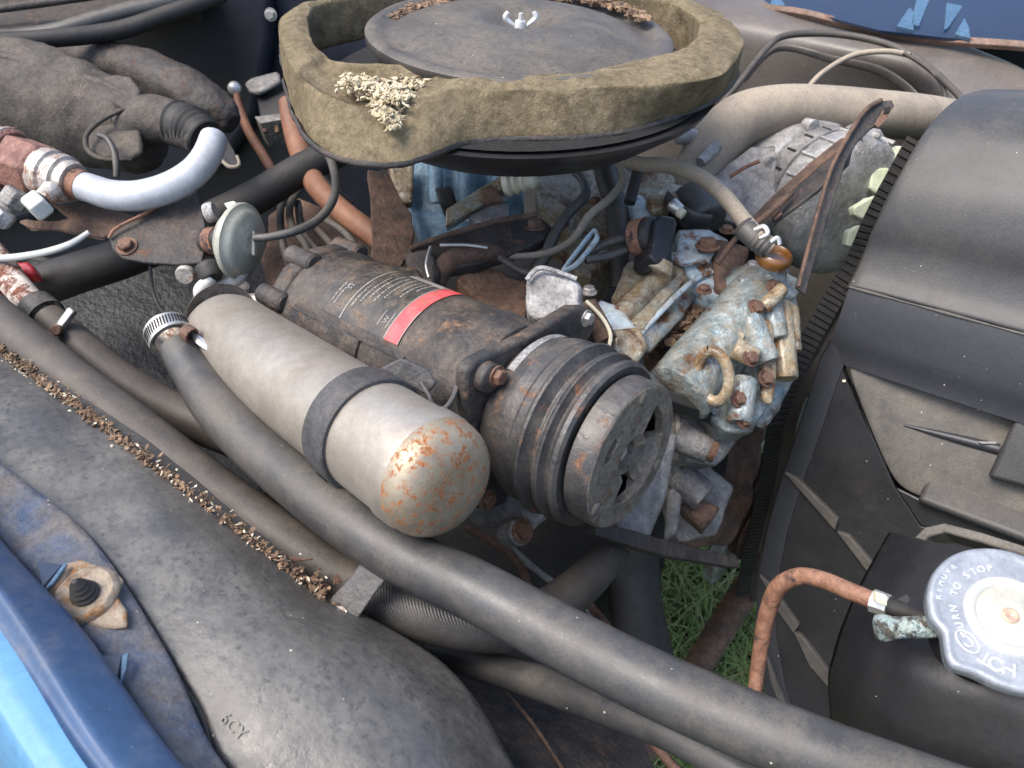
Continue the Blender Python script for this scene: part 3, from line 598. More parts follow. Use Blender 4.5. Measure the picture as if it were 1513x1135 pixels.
# ============================================================ COMPRESSOR
KA, KB = P(935,677,.51), P(480,462,.69)
KX = (KB-KA).normalized(); KU, KV = frame(KX)
def compressor():
    t = thing('compressor', 'black rust dusted cylindrical compressor with a label, red band and belt clutch', 'compressor', KA+KX*.15)
    L = (KB-KA).length
    # drum with belt grooves
    TS = lambda L_: [(t_ if t_ < .02 else .02+(t_-.02)*.74, r_) for t_, r_ in L_]
    prof = [(.021,.0),(.021,.050),(.0195,.0575),(.022,.0600),(.026,.0605),(.0275,.0585),(.031,.0565),(.0335,.0565),(.036,.0588),(.037,.0615),(.0385,.0622),(.0400,.0612),(.0408,.0618),(.0425,.0617),(.0435,.0588),(.048,.0560),(.050,.0560),(.055,.0600),(.0565,.0635),(.059,.0643),(.0615,.0632),(.063,.0615),(.071,.0608),(.0725,.0618),(.086,.0612),(.0875,.0598),(.1,.0585),(.112,.055),(.115,.045),(.115,0)]
    obj('pulley', lathe(KA, KB, TS(prof), 96), M['clutch'], t, smooth=40)
    # armature plate with windows
    n = 96; V = []; F = []; rs = [.0105,.0135,.017,.0205,.024,.0275,.031,.0345,.038,.0425,.047,.0505,.0515]
    wins = [(R(-28),R(26),2,8),(R(90),R(150),1,7),(R(228),R(252),6,8)]
    off = R(W0)
    for r in rs:
        for i in range(n):
            th = 2*math.pi*i/n
            dz = max(0, min(.006, (.017-r)/.0065*.006)) + (.0012 if r == .0515 else 0)
            tl = (th-off) % (2*math.pi)
            if r < .037 and R(18) < tl < R(102): dz += .0075*min(1, (.037-r)/.005)*min(1, (tl-R(18))/R(10), (R(102)-tl)/R(10))
            V.append(KA + KX*dz + (KU*math.cos(th)+KV*math.sin(th))*r)
    for j in range(len(rs)-1):
        for i in range(n):
            th = (2*math.pi*(i+.5)/n - off) % (2*math.pi)
            skip = False
            for a0, a1, r0, r1 in wins:
                aa = (th - a0) % (2*math.pi)
                if aa < a1-a0 and r0 <= j < r1: skip = True
            if not skip: F.append((j*n+i, j*n+(i+1)%n, (j+1)*n+(i+1)%n, (j+1)*n+i))
    obj('armature_plate', solid((V, F), KX*.007), M['clutch_face'], t, smooth=40, bev=.0006)
    obj('armature_rim', lathe(KA, KB, [(.0012,.0495),(.0006,.0512),(.002,.0522),(.0175,.0526),(.0185,.051),(.0185,.0)], 96), M['clutch'], t, smooth=40)
    obj('dark_window_disc', lathe(KA, KB, [(.0150,.048),(.0152,0)], 48), M['black'], t)  # black disc added so the clutch windows look deep and shaded
    obj('hub_bore', lathe(KA, KB, [(.006,.0105),(.012,.0095),(.013,0)], 32), M['clutch_face'], t)
    obj('hub_nut', lathe(KA+KX*.012, KA, [(0,.006),(.004,.006),(.0045,.004),(.0045,0)], 6), M['steel_rusty'], t, smooth=20)
    for th in (60, 180, 300):
        c = KA + (KU*math.cos(R(th)+off)+KV*math.sin(R(th)+off))*.0445
        obj('rivet', lathe(c+KX*.001, c-KX, [(0,.0048),(.0016,.0045),(.0024,.003),(.0024,0)], 20), M['clutch_face'], t)
    # shoulder behind the drum and the bright shim
    obj('front_boss', lathe(KA, KB, [(.084,.04),(.084,.046),(.104,.05),(.112,.0585)], 64), M['comp'], t)
    obj('shim', lathe(KA, KB, [(.078,.0560),(.078,.0590),(.0835,.0590),(.0835,.0560)], 30, R(-25), R(35)), M['alu'], t)
    # body
    obj('body', lathe(KA, KB, [(.103,.03),(.103,.055),(.105,.0585),(.125,.060),(.127,.0615),(.137,.0615),(.139,.060),(.30,.060),(.302,.0612),(.310,.0612),(.312,.059),(.325,.058),(.333,.052),(.336,.04),(.336,0)], 96), M['comp'], t, smooth=50)
    # rear head with ears
    obj('rear_head', lathe(KA, KB, [(.312,.052),(.314,.0625),(.330,.0625),(.334,.058),(.334,0)], 14), M['comp'], t, smooth=30, bev=.003, seg=3, sub=0)
    for th in (38, 75, 100, 310, 350):
        c = KA + KX*.318 + (KU*math.cos(R(th))+KV*math.sin(R(th)))*.0595
        obj('head_lug', lathe(c, c+KX, [(-.012,0),(-.012,.007),(-.01,.009),(.02,.009),(.022,.006),(.022,0)], 16), M['comp'], t)
    # raised seam plate on the shoulder
    obj('seam_plate', lathe(KA, KB, [(.212,.058),(.212,.0628),(.296,.0628),(.298,.058)], 24, R(SEAM0), R(SEAM1)), M['comp'], t, bev=.001)
    obj('seam_ridge', lathe(KA, KB, [(.165,.058),(.165,.0612),(.292,.0645),(.294,.058)], 4, R(SEAM1), R(SEAM1+3)), M['rust_black'], t, bev=.001)
    # label
    lab = lambda t0, t1, a0, a1, dr: lathe(KA, KB, [(t0-.022,.0598+dr),(t1-.022,.0598+dr)], 40, R(a0), R(a1))
    s = lambda vf: solid(vf, Vector((0,0,-.0003)))
    lb = obj('label', lab(.1995,.293,LB0,LB1,.0006), M['label_black'], t)
    obj('label_red_band', lab(.1985,.213,LB0,LB1,.0010), M['label_red'], lb)
    obj('label_line', lab(.2125,.2137,LB0,LB1,.0013), M['label_white'], lb)
    obj('label_line', lab(.198,.1988,LB0,LB0+30,.0013), M['label_white'], lb)
    obj('label_line', lab(.2635,.2648,LB0,LB0+64,.0010), M['label_white'], lb)
    obj('label_edge', lab(.214,.250,LB1-9,LB1,.0011), M['label_white'], lb)
    V = []
    for k, (tt, a0, a1) in enumerate([(.259,12,34),(.254,18,50),(.249,24,60),(.243,22,58),(.237,28,62),(.231,40,60),(.226,34,60),(.221,46,66),(.277,8,30),(.281,10,28)]):
        x = a0
        while x < a1:
            d_ = random.uniform(1.2, 4); V.append(lab(tt, tt+.0013, LB0+x, LB0+min(x+d_, a1), .0010)); x += d_+random.uniform(.5, 1.2)
    obj('label_small_print', join(*V), M['label_white'], lb, kind='stuff')
    # figures and the square mark
    def word(body, tt, ang, size, mat='label_white'):
        cu = bpy.data.curves.new('print', 'FONT'); cu.body = body; cu.size = size*.8; cu.align_x = 'CENTER'
        o = bpy.data.objects.new('tmp', cu); COL.objects.link(o); me = bpy.data.meshes.new_from_object(o.evaluated_get(bpy.context.evaluated_depsgraph_get())); bpy.data.objects.remove(o)
        vs_ = [(v.co.x, v.co.y) for v in me.vertices]; fs = [tuple(p.vertices) for p in me.polygons]
        VV = []
        for x, y in vs_:
            th = R(ang) + x/.0606*SGN; VV.append(KA + KX*(tt+y-.022) + (KU*math.cos(th)+KV*math.sin(th))*.0609)
        return obj('label_print', (VV, fs), M[mat], lb)
    word('53', .272, LB0+26, .008)
    word('W', .2185, LB0+13, .008)
    obj('label_ring', lab(.2165,.2173,LB0+7,LB0+20,.0010), M['label_white'], lb)
    obj('label_ring', lab(.2255,.2263,LB0+7,LB0+20,.0010), M['label_white'], lb)
    # mounting flange plate
    pl = (KA + KX*.089, -KX)
    poly = [(690,548),(703,534),(780,498),(850,455),(868,455),(882,468),(880,486),(860,520),(840,560),(800,590),(770,640),(762,700),(748,745),(722,756),(700,752),(697,720),(700,640),(686,600)]
    obj('mounting_plate', slab(poly, pl, .011), M['comp'], t, bev=.003, seg=3)
    c = hit(716,556,pl)-KX*.0; obj('plate_boss', lathe(c+KX*.002, c-KX, [(0,.011),(.008,.0105),(.009,.008),(.009,0)], 24), M['comp'], t, bev=.001)
    bolt('plate_bolt', hit(722,550,pl)-KX*.007, -KX, .0055, M['rust_fitting'], t)
    bolt('plate_bolt', hit(866,470,pl), -KX, .005, M['steel'], t)
    bolt('plate_bolt', hit(718,738,pl), -KX, .006, M['rust'], t)
W0 = 73; LB0, LB1 = -42, 30; SEAM0, SEAM1 = -80, -50; SGN = 1
compressor()
def compressor_bracket():
    t = thing('compressor_mount', 'cast aluminium mount foot with a rusty bolt under the belt clutch', 'mount', P(740,770,.6))
    pl = plane((700,740,.60),(790,760,.57),(740,800,.60))
    obj('foot', slab([(690,750),(720,735),(760,722),(800,740),(800,765),(782,790),(766,800),(740,794),(706,783),(688,768)], pl, .03), M['alu'], t, bev=.006, seg=4, sub=1, disp=(.004,.012), simple=True)
    a, b = P(762,786,.575), P(792,783,.555)
    obj('foot_boss', lathe(a, b, [(-.01,0),(-.01,.0105),(.006,.0105),(.008,.009),(.008,0)], 28), M['alu_dark'], t)
    bolt('bolt', a+(b-a).normalized()*.008, b-a, .0068, M['rust'], t)
    pl = plane((700,700,.585),(760,700,.56),(720,760,.6))
    obj('ear', slab([(700,690),(760,680),(775,700),(735,735),(712,755),(696,742)], pl, .012), M['comp'], t, bev=.003)
compressor_bracket()

# ============================================================ AIR CLEANER
AC = Zp(768,52,1.05)
def resample(pts, n):
    S = [Vector(s) for s in spline([tuple(p) for p in pts], 16)]; L = [0]; out = []
    for a, b in zip(S, S[1:]): L.append(L[-1]+(b-a).length)
    for k in range(n+1):
        x = L[-1]*k/n; i = 0
        while i < len(L)-2 and L[i+1] < x: i += 1
        out.append(S[i].lerp(S[i+1], (x-L[i])/max(1e-9, L[i+1]-L[i])))
    return out
def air_cleaner():
    t = thing('air_cleaner', 'round air cleaner with an olive felt ring and a black domed lid on the engine', 'air cleaner', AC-Vector((0,0,.09)))
    up = (Vector((0,0,1)) + RT*.045).normalized(); D = AC + up
    # lid
    obj('lid', lathe(AC, D, [(-.012,0),(-.012,.128),(-.004,.1345),(.003,.1345),(.0055,.131),(.0055,.124),(.002,.119),(.001,.113),(.003,.108),(.0075,.095),(.0115,.075),(.0145,.055),(.0158,.042),(.0155,.037),(.013,.031),(.008,.024),(.005,.018),(.004,0)], 96), G('lid_dusty_black', (.033,.032,.033), (.06,.057,.054), 14, (.2,.165,.12), .68, rough=.42, metal=.1, bump=.15, speck=.05), t, smooth=50)
    # wing nut
    c = AC + up*.004
    obj('wing_nut', join(lathe(c, D, [(0,.006),(.008,.0045),(.008,0)], 16), wtube([(*(c+RT*.006+up*.004),.0018),(*(c+RT*.013+up*.010),.0026),(*(c+RT*.011+up*.015),.0018)], 8), wtube([(*(c-RT*.006+up*.004),.0018),(*(c-RT*.013+up*.010),.0026),(*(c-RT*.011+up*.015),.0018)], 8), wtube([(*(c),.002),(*(c+up*.014),.002)], 8)), M['cap_rim'], t)
    # felt ring: outer bottom, outer top, pocket floor, inner top, inner bottom
    zt, zb = 1.052, 1.0185
    back = lambda pts: pts
    OT = [Zp(x,y,zt+dz) for x,y,dz in [(1084,88,0),(1072,112,0),(1042,118,0),(1000,124,0),(950,127,0),(904,129,0),(832,133,0),(761,134,0),(700,132,0),(668,133,0),(640,140,0),(605,158,-.008),(575,172,-.012),(537,163,-.006),(500,146,0),(470,134,0),(445,115,0),(425,88,0),(414,50,0),(412,20,0)]]
    OB = [Zp(x,y,zb+dz) for x,y,dz in [(1087,118,.006),(1062,143,.002),(1035,160,0),(1000,173,0),(950,190,0),(904,199,0),(832,206,0),(761,206,0),(712,208,0),(682,213,0),(650,228,0),(618,240,0),(580,246,0),(540,244,0),(500,235,0),(468,219,0),(445,190,0),(428,150,0),(420,100,0),(414,60,0)]]
    IT = [Zp(x,y,zt+dz) for x,y,dz in [(1034,42,.004),(1024,58,.007),(1008,72,.006),(985,80,.004),(930,93,0),(870,105,0),(810,111,0),(750,113,0),(700,108,0),(672,104,0),(648,98,.004),(625,88,.008),(590,86,.007),(550,86,.006),(515,88,.004),(490,87,0),(474,78,0),(462,60,0),(456,38,0),(458,10,0)]]
    N = 150
    # close the ring behind with a circle
    def close(front, rad, z):
        f = resample(front, 100); a0 = f[-1]; b0 = f[0]; pts = []
        c = Vector((AC.x, AC.y, 0)); aa = math.atan2(a0.y-c.y, a0.x-c.x); ab = math.atan2(b0.y-c.y, b0.x-c.x)
        ra = math.hypot(a0.x-c.x, a0.y-c.y); rb = math.hypot(b0.x-c.x, b0.y-c.y)
        # sweep the way that passes behind (away from the camera)
        fa = math.atan2(FH.y, FH.x)
        da = (ab-aa) % (2*math.pi)
        if not ((fa-aa) % (2*math.pi) < da): da -= 2*math.pi
        for k in range(1, 60):
            s = k/60; an = aa + da*s; rr = ra + (rb-ra)*s; q = 4*s*(1-s); rr = rr*(1-q) + max(rad, 0)*q if rad else rr
            pts.append(Vector((c.x+rr*math.cos(an), c.y+rr*math.sin(an), a0.z+(b0.z-a0.z)*s)))
        return f + pts
    ot, ob, it = close(OT, .2, zt), close(OB, .195, zb), close(IT, .17, zt)
    def relax(L, k):
        for _ in range(k): L = [(L[q-1]+L[q]*2+L[(q+1) % len(L)])/4 for q in range(len(L))]
        return L
    ot, ob, it = relax(ot, 8), relax(ob, 6), relax(it, 10)
    n = len(ot); mid = []; rows = []
    pk = []
    for i in range(n):
        # pocket between i of the 100 front samples ~ 50..72
        w_ = max(0, min(1, 1-abs(i-60.5)/10.5))**.6 if 50 <= i <= 71 else 0
        pk.append(w_)
    wob = lambda p, a, s: a*noise.noise(p*s)
    for i in range(n):
        o, b_, q, w_ = ot[i], ob[i], it[i], pk[i]
        c = (o+q)/2; r_ = []
        ctr = Vector((AC.x, AC.y, b_.z)); out = (b_-ctr).normalized()
        r_.append(b_ - out*.02 + Vector((0,0,-.001)))
        r_.append(b_)
        for f in (.06,.35,.65,.93): p = b_.lerp(o, f); r_.append(p + out*(.0012*math.sin(math.pi*f) + wob(p,.0022,28)))
        r_.append(o + out*wob(o,.002,30) + Vector((0,0,wob(o,.0025,35))))
        for f in (.05,.3,.5,.7,.94):
            p = o.lerp(q, f)
            if w_:
                dep = .019*w_*(min(1,f/.15) if f < .5 else 1)*(1 if f < .8 else .75); p = o.lerp(q, f*.9+.02) - Vector((0,0,dep))
            p = p + Vector((0,0,(1-w_)*.0035*math.sin(math.pi*f) + wob(p,.003,40))); r_.append(p)
        r_.append(q + Vector((0,0,wob(q,.003,30))))
        inn = Vector((q.x, q.y, 0)) - Vector((AC.x, AC.y, 0)); inn.normalize()
        for dz in (.012,.028,.045): r_.append(Vector((q.x, q.y, q.z-dz)) + inn*wob(q,.004,25))
        rows.append(r_)
    m_ = len(rows[0]); V = [p for r in rows for p in r]
    F = [(i*m_+j, i*m_+(j+1)%m_, ((i+1)%n)*m_+(j+1)%m_, ((i+1)%n)*m_+j) for i in range(n) for j in range(m_)]
    obj('felt_ring', (V, F), M['felt'], t, sub=2, disp=(.0022,.014), smooth=180)
    # crumpled steel lip of the pan, following the felt
    L = []
    for i in range(n):
        b_ = ob[i]; out = (b_-Vector((AC.x, AC.y, b_.z))).normalized(); g = wob(b_*1.0,.0022,45)+wob(b_,.0012,120)
        L.append([b_+out*(.001+g)+Vector((0,0,.003+g)), b_+out*(.003+g)+Vector((0,0,.001+g)), b_+out*(.0026+g)+Vector((0,0,-.0012+g)), b_+out*(-.002)+Vector((0,0,-.002)), b_-out*.03+Vector((0,0,-.005))])
    V = [p for r in L for p in r]; k = 5
    obj('pan_lip', (V, [(i*k+j, i*k+j+1, ((i+1)%n)*k+j+1, ((i+1)%n)*k+j) for i in range(n) for j in range(k-1)]), M['rust_black'], t, smooth=180)
    c = Vector((AC.x, AC.y, 0)); c = c + Vector((0,0,zb)) - FH*.006
    obj('pan', lathe(c, c-Vector((0,0,1)), [(.003,.0),(.003,.176),(.010,.172),(.022,.155),(.036,.135),(.042,.12),(.042,.07),(.06,.065),(.06,0)], 96), M['tank'], t, smooth=60)
    obj('pan_floor', lathe(c, c+Vector((0,0,1)), [(.0,.17),(.001,0)], 64), M['black'], t)
    obj('filter_element', lathe(AC-up*.045, D, [(0,.122),(.034,.122)], 96), M['black'], t)
air_cleaner()
chips('nest_scraps', M['litter_pale'], [(520,134,.592),(548,143,.582),(572,154,.574),(582,166,.562),(592,150,.576),(608,140,.585)], 950, .0052, .0027, 'pale nest scraps spilling out of the split in the felt ring', 'nest debris', zj=.012)
chips('nest_spill', M['litter_pale'], [(562,158,.555),(572,170,.548),(584,180,.545),(578,190,.543)], 150, .0035, .0026, 'pale nest scraps hanging down the outside of the felt ring', 'nest debris', zj=.002)
chips('nest_crumbs', M['litter'], [(545,142,.592),(585,150,.586),(610,140,.59)], 260, .005, .0026, 'brown crumbs among the nest scraps in the felt ring', 'nest debris', zj=.013)
chips('lip_crumbs', M['seed'], [(566,222,.592),(580,226,.592),(600,236,.59)], 16, .004, .003, 'few pale crumbs on the lip below the nest', 'debris', zj=.002)
def rim_debris():
    V = []
    c0 = AC
    pts = []
    for k in range(40):
        a = k/39; th = R(15) + R(150)*a
        pts.append(AC + (RT*math.cos(th) + FH*math.sin(th))*.117 + Vector((0,0,.004)))
    V, F = [], []
    for _ in range(620):
        p = random.choice(pts) + Vector((random.gauss(0,.0035), random.gauss(0,.0035), random.uniform(0,.004))); s = .0022*random.uniform(.5,1.5); k = len(V)
        q = Matrix.Rotation(random.uniform(0,6.28), 3, 'Z') @ Matrix.Rotation(random.gauss(0,.8), 3, 'X')
        b_, f_ = box(p, q@Vector((s*1.3,0,0)), q@Vector((0,s,0)), q@Vector((0,0,s*.3))); V += b_; F += [tuple(i+k for i in f) for f in f_]
    tag(obj('lid_debris', (V, F), M['litter'], smooth=0), 'brown crumbs lying in the groove round the air cleaner lid', 'debris', kind='stuff')
rim_debris()

# ============================================================ FAN SHROUD
SX = -.171                       # the shroud's rear opening lies in the plane x = SX, its near side wall at y = SY
SY = .655
PX = (Vector((SX,0,0)), Vector((1,0,0))); PY = (Vector((0,SY,0)), Vector((0,1,0)))
def shroud():
    t = thing('fan_shroud', 'big dusty black plastic fan shroud filling the right side', 'fan shroud', hit(1300,500,PY))
    D = Vector((1,.02,.10)).normalized()
    def rim(x, y, dx=0): return hit(x, y, (Vector((SX+dx,0,0)), Vector((1,0,0))))
    def py(x, y, o=0): return hit(x, y, (Vector((0,SY+o,.864)), Vector((0,1,-.36)).normalized()))
    arc = [rim(*q) for q in [(1446,132),(1418,142),(1392,165),(1370,192),(1345,236),(1322,278),(1300,326),(1284,366),(1268,400),(1256,421)]]
    A = arc[-1]; top0 = arc[0]
    back = [top0 + Vector((0,.30,-.24)), top0 + Vector((0,.14,-.085)), top0 + Vector((0,.04,-.014))]
    prof = [Vector(s) for s in spline([tuple(p) for p in back+arc], 4)]
    # the top swells gently towards the front
    def ext(pr, L=.62, n=14, sw=.0):
        rows = []
        for k in range(n+1):
            s = L*k/n; rows.append([p + D*s + Vector((0, 0, sw*math.sin(min(1, s/.25)*math.pi/2)*max(0, (p.z-A.z)/.13)**.5 if p.z > A.z else 0)) for p in pr])
        return rows
    r0 = [p + Vector((-.004,0,-.010)) for p in prof]; r1 = [p + Vector((-.0015,0,-.003)) for p in prof]
    obj('cowl', solid(grid([r0, r1] + ext(prof, sw=.012)), Vector((.0,.002,-.004))), M['cowl'], t, sub=1, smooth=180)
    B, C = py(1228,506), py(1222,532)
    bp = [A+Vector((0,.004,-.002)), A+Vector((0,.0005,-.002)), A.lerp(B,.3)+Vector((0,-.001,0)), A.lerp(B,.8), B, B.lerp(C,.3)+Vector((0,.0015,0)), C+Vector((0,.001,0)), C+Vector((0,.004,-.001))]
    obj('crease_band', solid(grid(ext(bp)), Vector((0,.004,0))), M['plastic'], t, smooth=50)
    obj('crease_dust', wtube([(*(A + D*s + Vector((0,-.0005,-.002))), .0011+.0005*math.sin(s*90)) for s in [.02*q for q in range(0, 30)]], 8, 2), M['plastic_dusty'], t)
    def fc(name, pts, mat=M['plastic'], bev=.0025, th=.004, lab=None):
        pts = [P(*p) if isinstance(p, tuple) else p for p in pts]
        c = sum(pts, Vector())/len(pts); n = Vector()
        for i in range(len(pts)): n += (pts[i]-c).cross(pts[(i+1)%len(pts)]-c)
        n.normalize()
        if n.dot(CAM-c) < 0: n = -n
        return obj(name, prism(pts, -n*th), mat, t, smooth=30, bev=bev, seg=3, label=lab)
    C0 = py(1240,532); C0d = py(1262,540,.05); C2d = py(1520,606,.06); E1 = py(1322,720); E2 = py(1356,736)
    # hollow: floor, roof and end
    fl = [[C0+Vector((0,.002,.004)), py(1300,542,.010), py(1400,572,.020), py(1560,618,.030)], [py(1262,580), py(1330,606,.008), py(1420,630,.014), py(1560,670,.02)], [py(1290,648), py(1340,668,.004), py(1430,694,.006), py(1560,735,.01)], [E1, E2, py(1430,764,.0), py(1560,812,.0)]]
    obj('dusty_recess', solid(grid(fl), Vector((0,.003,-.002))), M['plastic_dusty'], t, sub=2, simple=False, smooth=180, label='dust covered hollow of the shroud')
    q0, q1 = py(1335,628,.006), py(1476,664,.014)
    obj('recess_rib', wtube([(*q0,.001),(*q0.lerp(q1,.35),.003),(*q0.lerp(q1,.7),.0045),(*q1,.005)], 12), M['plastic'], t)
    obj('recess_tab', box(q0.lerp(q1,.86)+UP*.003-FW*.004, RT*.007, FW*.003, UP*.001), M['alu'], t, bev=.0005)
    # raised block at the right and the ledge
    fc('block_face', [py(1458,706,-.008), py(1508,600,.002), py(1800,690,.002), py(1800,800,-.008)], M['cowl'], bev=.004, th=.03)
    sh = [py(1356,736,-.016), py(1372,700,.012), py(1388,684,.022), py(1800,815,.022), py(1800,905,-.016)]
    fc('block_shelf', sh, M['cowl'], bev=.005, th=.012, lab='raised ledge of the shroud')
    fc('lower_wall', [E1, E2, py(1500,787), py(1800,903), py(1800,1010), py(1513,830), py(1440,800), py(1360,778)], M['tank'])  # blacker tank plastic paints the shade below the ledge
    # side wall, upright, its shade painted in with the blacker tank plastic, with the flange along the round opening
    F0 = [py(*q) for q in [(1228,506),(1212,532),(1188,610),(1158,700),(1136,775),(1121,850),(1116,930),(1128,1010),(1150,1090)]]
    F1 = [py(1247,540), py(1240,556), py(1216,628), py(1186,712), py(1163,785), py(1149,858), py(1146,935), py(1160,1012), py(1182,1090)]
    obj('opening_flange', solid(grid([[p+Vector((-.003,.008,0)) for p in F0], F0, [a.lerp(b,.5)+Vector((0,-.002,0)) for a, b in zip(F0, F1)], F1]), Vector((.001,.003,0))), M['plastic'], t, smooth=40)
    fc('side_wall', [F1[0], C0, py(1262,580), py(1290,648), E1, py(1360,778), py(1440,800), py(1500,880), py(1480,1120)] + F1[::-1][:-1], M['tank'], bev=.002)
    fc('black_backing', [py(1262,560,.09), py(1600,560,.09), py(1900,1250,.09), py(1230,1250,.09), py(1215,760,.09)], M['black'], bev=0)  # black sheet added behind the wall so its gaps stay dark
    # dust-covered diagonal ribs, standing off the side wall
    def rib(q):
        fc('rib', [py(x, y, -.006) for x, y in q], M['rib'], bev=.001, th=.007)
    rib([(1158,698),(1176,706),(1238,768),(1233,784)]); rib([(1236,786),(1254,792),(1292,836),(1286,852)])
    rib([(1121,850),(1136,862),(1180,925),(1172,936),(1150,905)]); rib([(1172,934),(1184,940),(1215,980),(1262,1048),(1232,1026),(1196,985)])
    rib([(1130,960),(1146,1005),(1165,1050),(1158,1055),(1138,1010)])
    # opening under the arch for the filler neck
    fc('filler_arch', [(1334,862,.540),(1338,820,.545),(1348,796,.545),(1366,778,.545),(1395,772,.54),(1450,786,.52),(1513,806,.497),(1620,845,.46),(1620,862,.458),(1513,822,.493),(1448,801,.516),(1396,786,.536),(1372,792,.541),(1358,808,.541),(1350,830,.54),(1344,866,.537)], M['plastic_dusty'], bev=.002, th=.02)
    for x,y,dd,s in [(1247,563,-.002,.0015),(1474,690,-.001,.0013)]:
        obj('stuck_seed', box(py(x,y,dd), RT*s, UP*s*.8, FW*s*.5), M['seed'], t, bev=.0003)
shroud()
def radiator():
    t = thing('radiator_tank', 'black rounded radiator end tank with a brass overflow neck at the right edge', 'radiator', P(1420,1000,.42))
    rows = []
    prof = [  # (left .. right) rows from the back crest down to the near side
     [(1372,798,.500),(1420,806,.482),(1480,815,.462),(1560,830,.44),(1700,860,.41)],
     [(1352,838,.475),(1405,848,.455),(1470,855,.44),(1560,870,.42),(1700,900,.39)],
     [(1322,900,.455),(1380,915,.436),(1450,925,.42),(1560,940,.40),(1700,960,.37)],
     [(1298,958,.450),(1350,985,.425),(1430,1010,.405),(1560,1030,.385),(1700,1040,.36)],
     [(1282,1010,.452),(1325,1045,.43),(1400,1080,.41),(1540,1115,.385),(1700,1140,.36)],
     [(1274,1050,.46),(1310,1090,.44),(1385,1130,.42),(1520,1180,.395),(1700,1220,.37)],
     [(1278,1150,.49),(1310,1190,.47),(1385,1230,.45),(1520,1280,.42),(1700,1320,.40)]]
    for r in prof: rows.append([Vector(s) for s in spline([tuple(P(*q)) for q in r], 6)])
    cols = [[r[i] for r in rows] for i in range(len(rows[0]))]
    cols = [[Vector(s) for s in spline([tuple(p) for p in c], 5)] for c in cols]
    # left side wraps down and back
    lft = cols[0]
    cols.insert(0, [p + FW*.06 + RT*.004 - UP*.004 for p in lft]); cols.insert(1, [p + FW*.012 - RT*.001 for p in lft])
    obj('tank', solid(grid(cols), Vector((0,0,-.004))), M['tank'], t, sub=1, smooth=60)
    # overflow neck
    a, b = P(1296,928,.412), P(1400,926,.405)
    obj('overflow_neck', lathe(a, b, [(-.001,0),(-.001,.0052),(0,.0066),(.003,.0072),(.006,.0066),(.008,.0058),(.012,.0056),(.05,.0058),(.05,0)], 28), M['verdigris'], t, smooth=50, disp=(.001,.004))
    # dribble spots
    # filler neck under the cap
    c = CAPC; n = CAPN
    obj('filler_neck', lathe(c-n*.004, c-n, [(-.003,.026),(0,.030),(.004,.0325),(.006,.031),(.008,.026),(.035,.027),(.035,0)], 48), M['tank'], t)
CAPC = P(1492,911,.392); CAPN = (Vector((0,0,1)) - FW*.30 - RT*.12).normalized()
radiator()
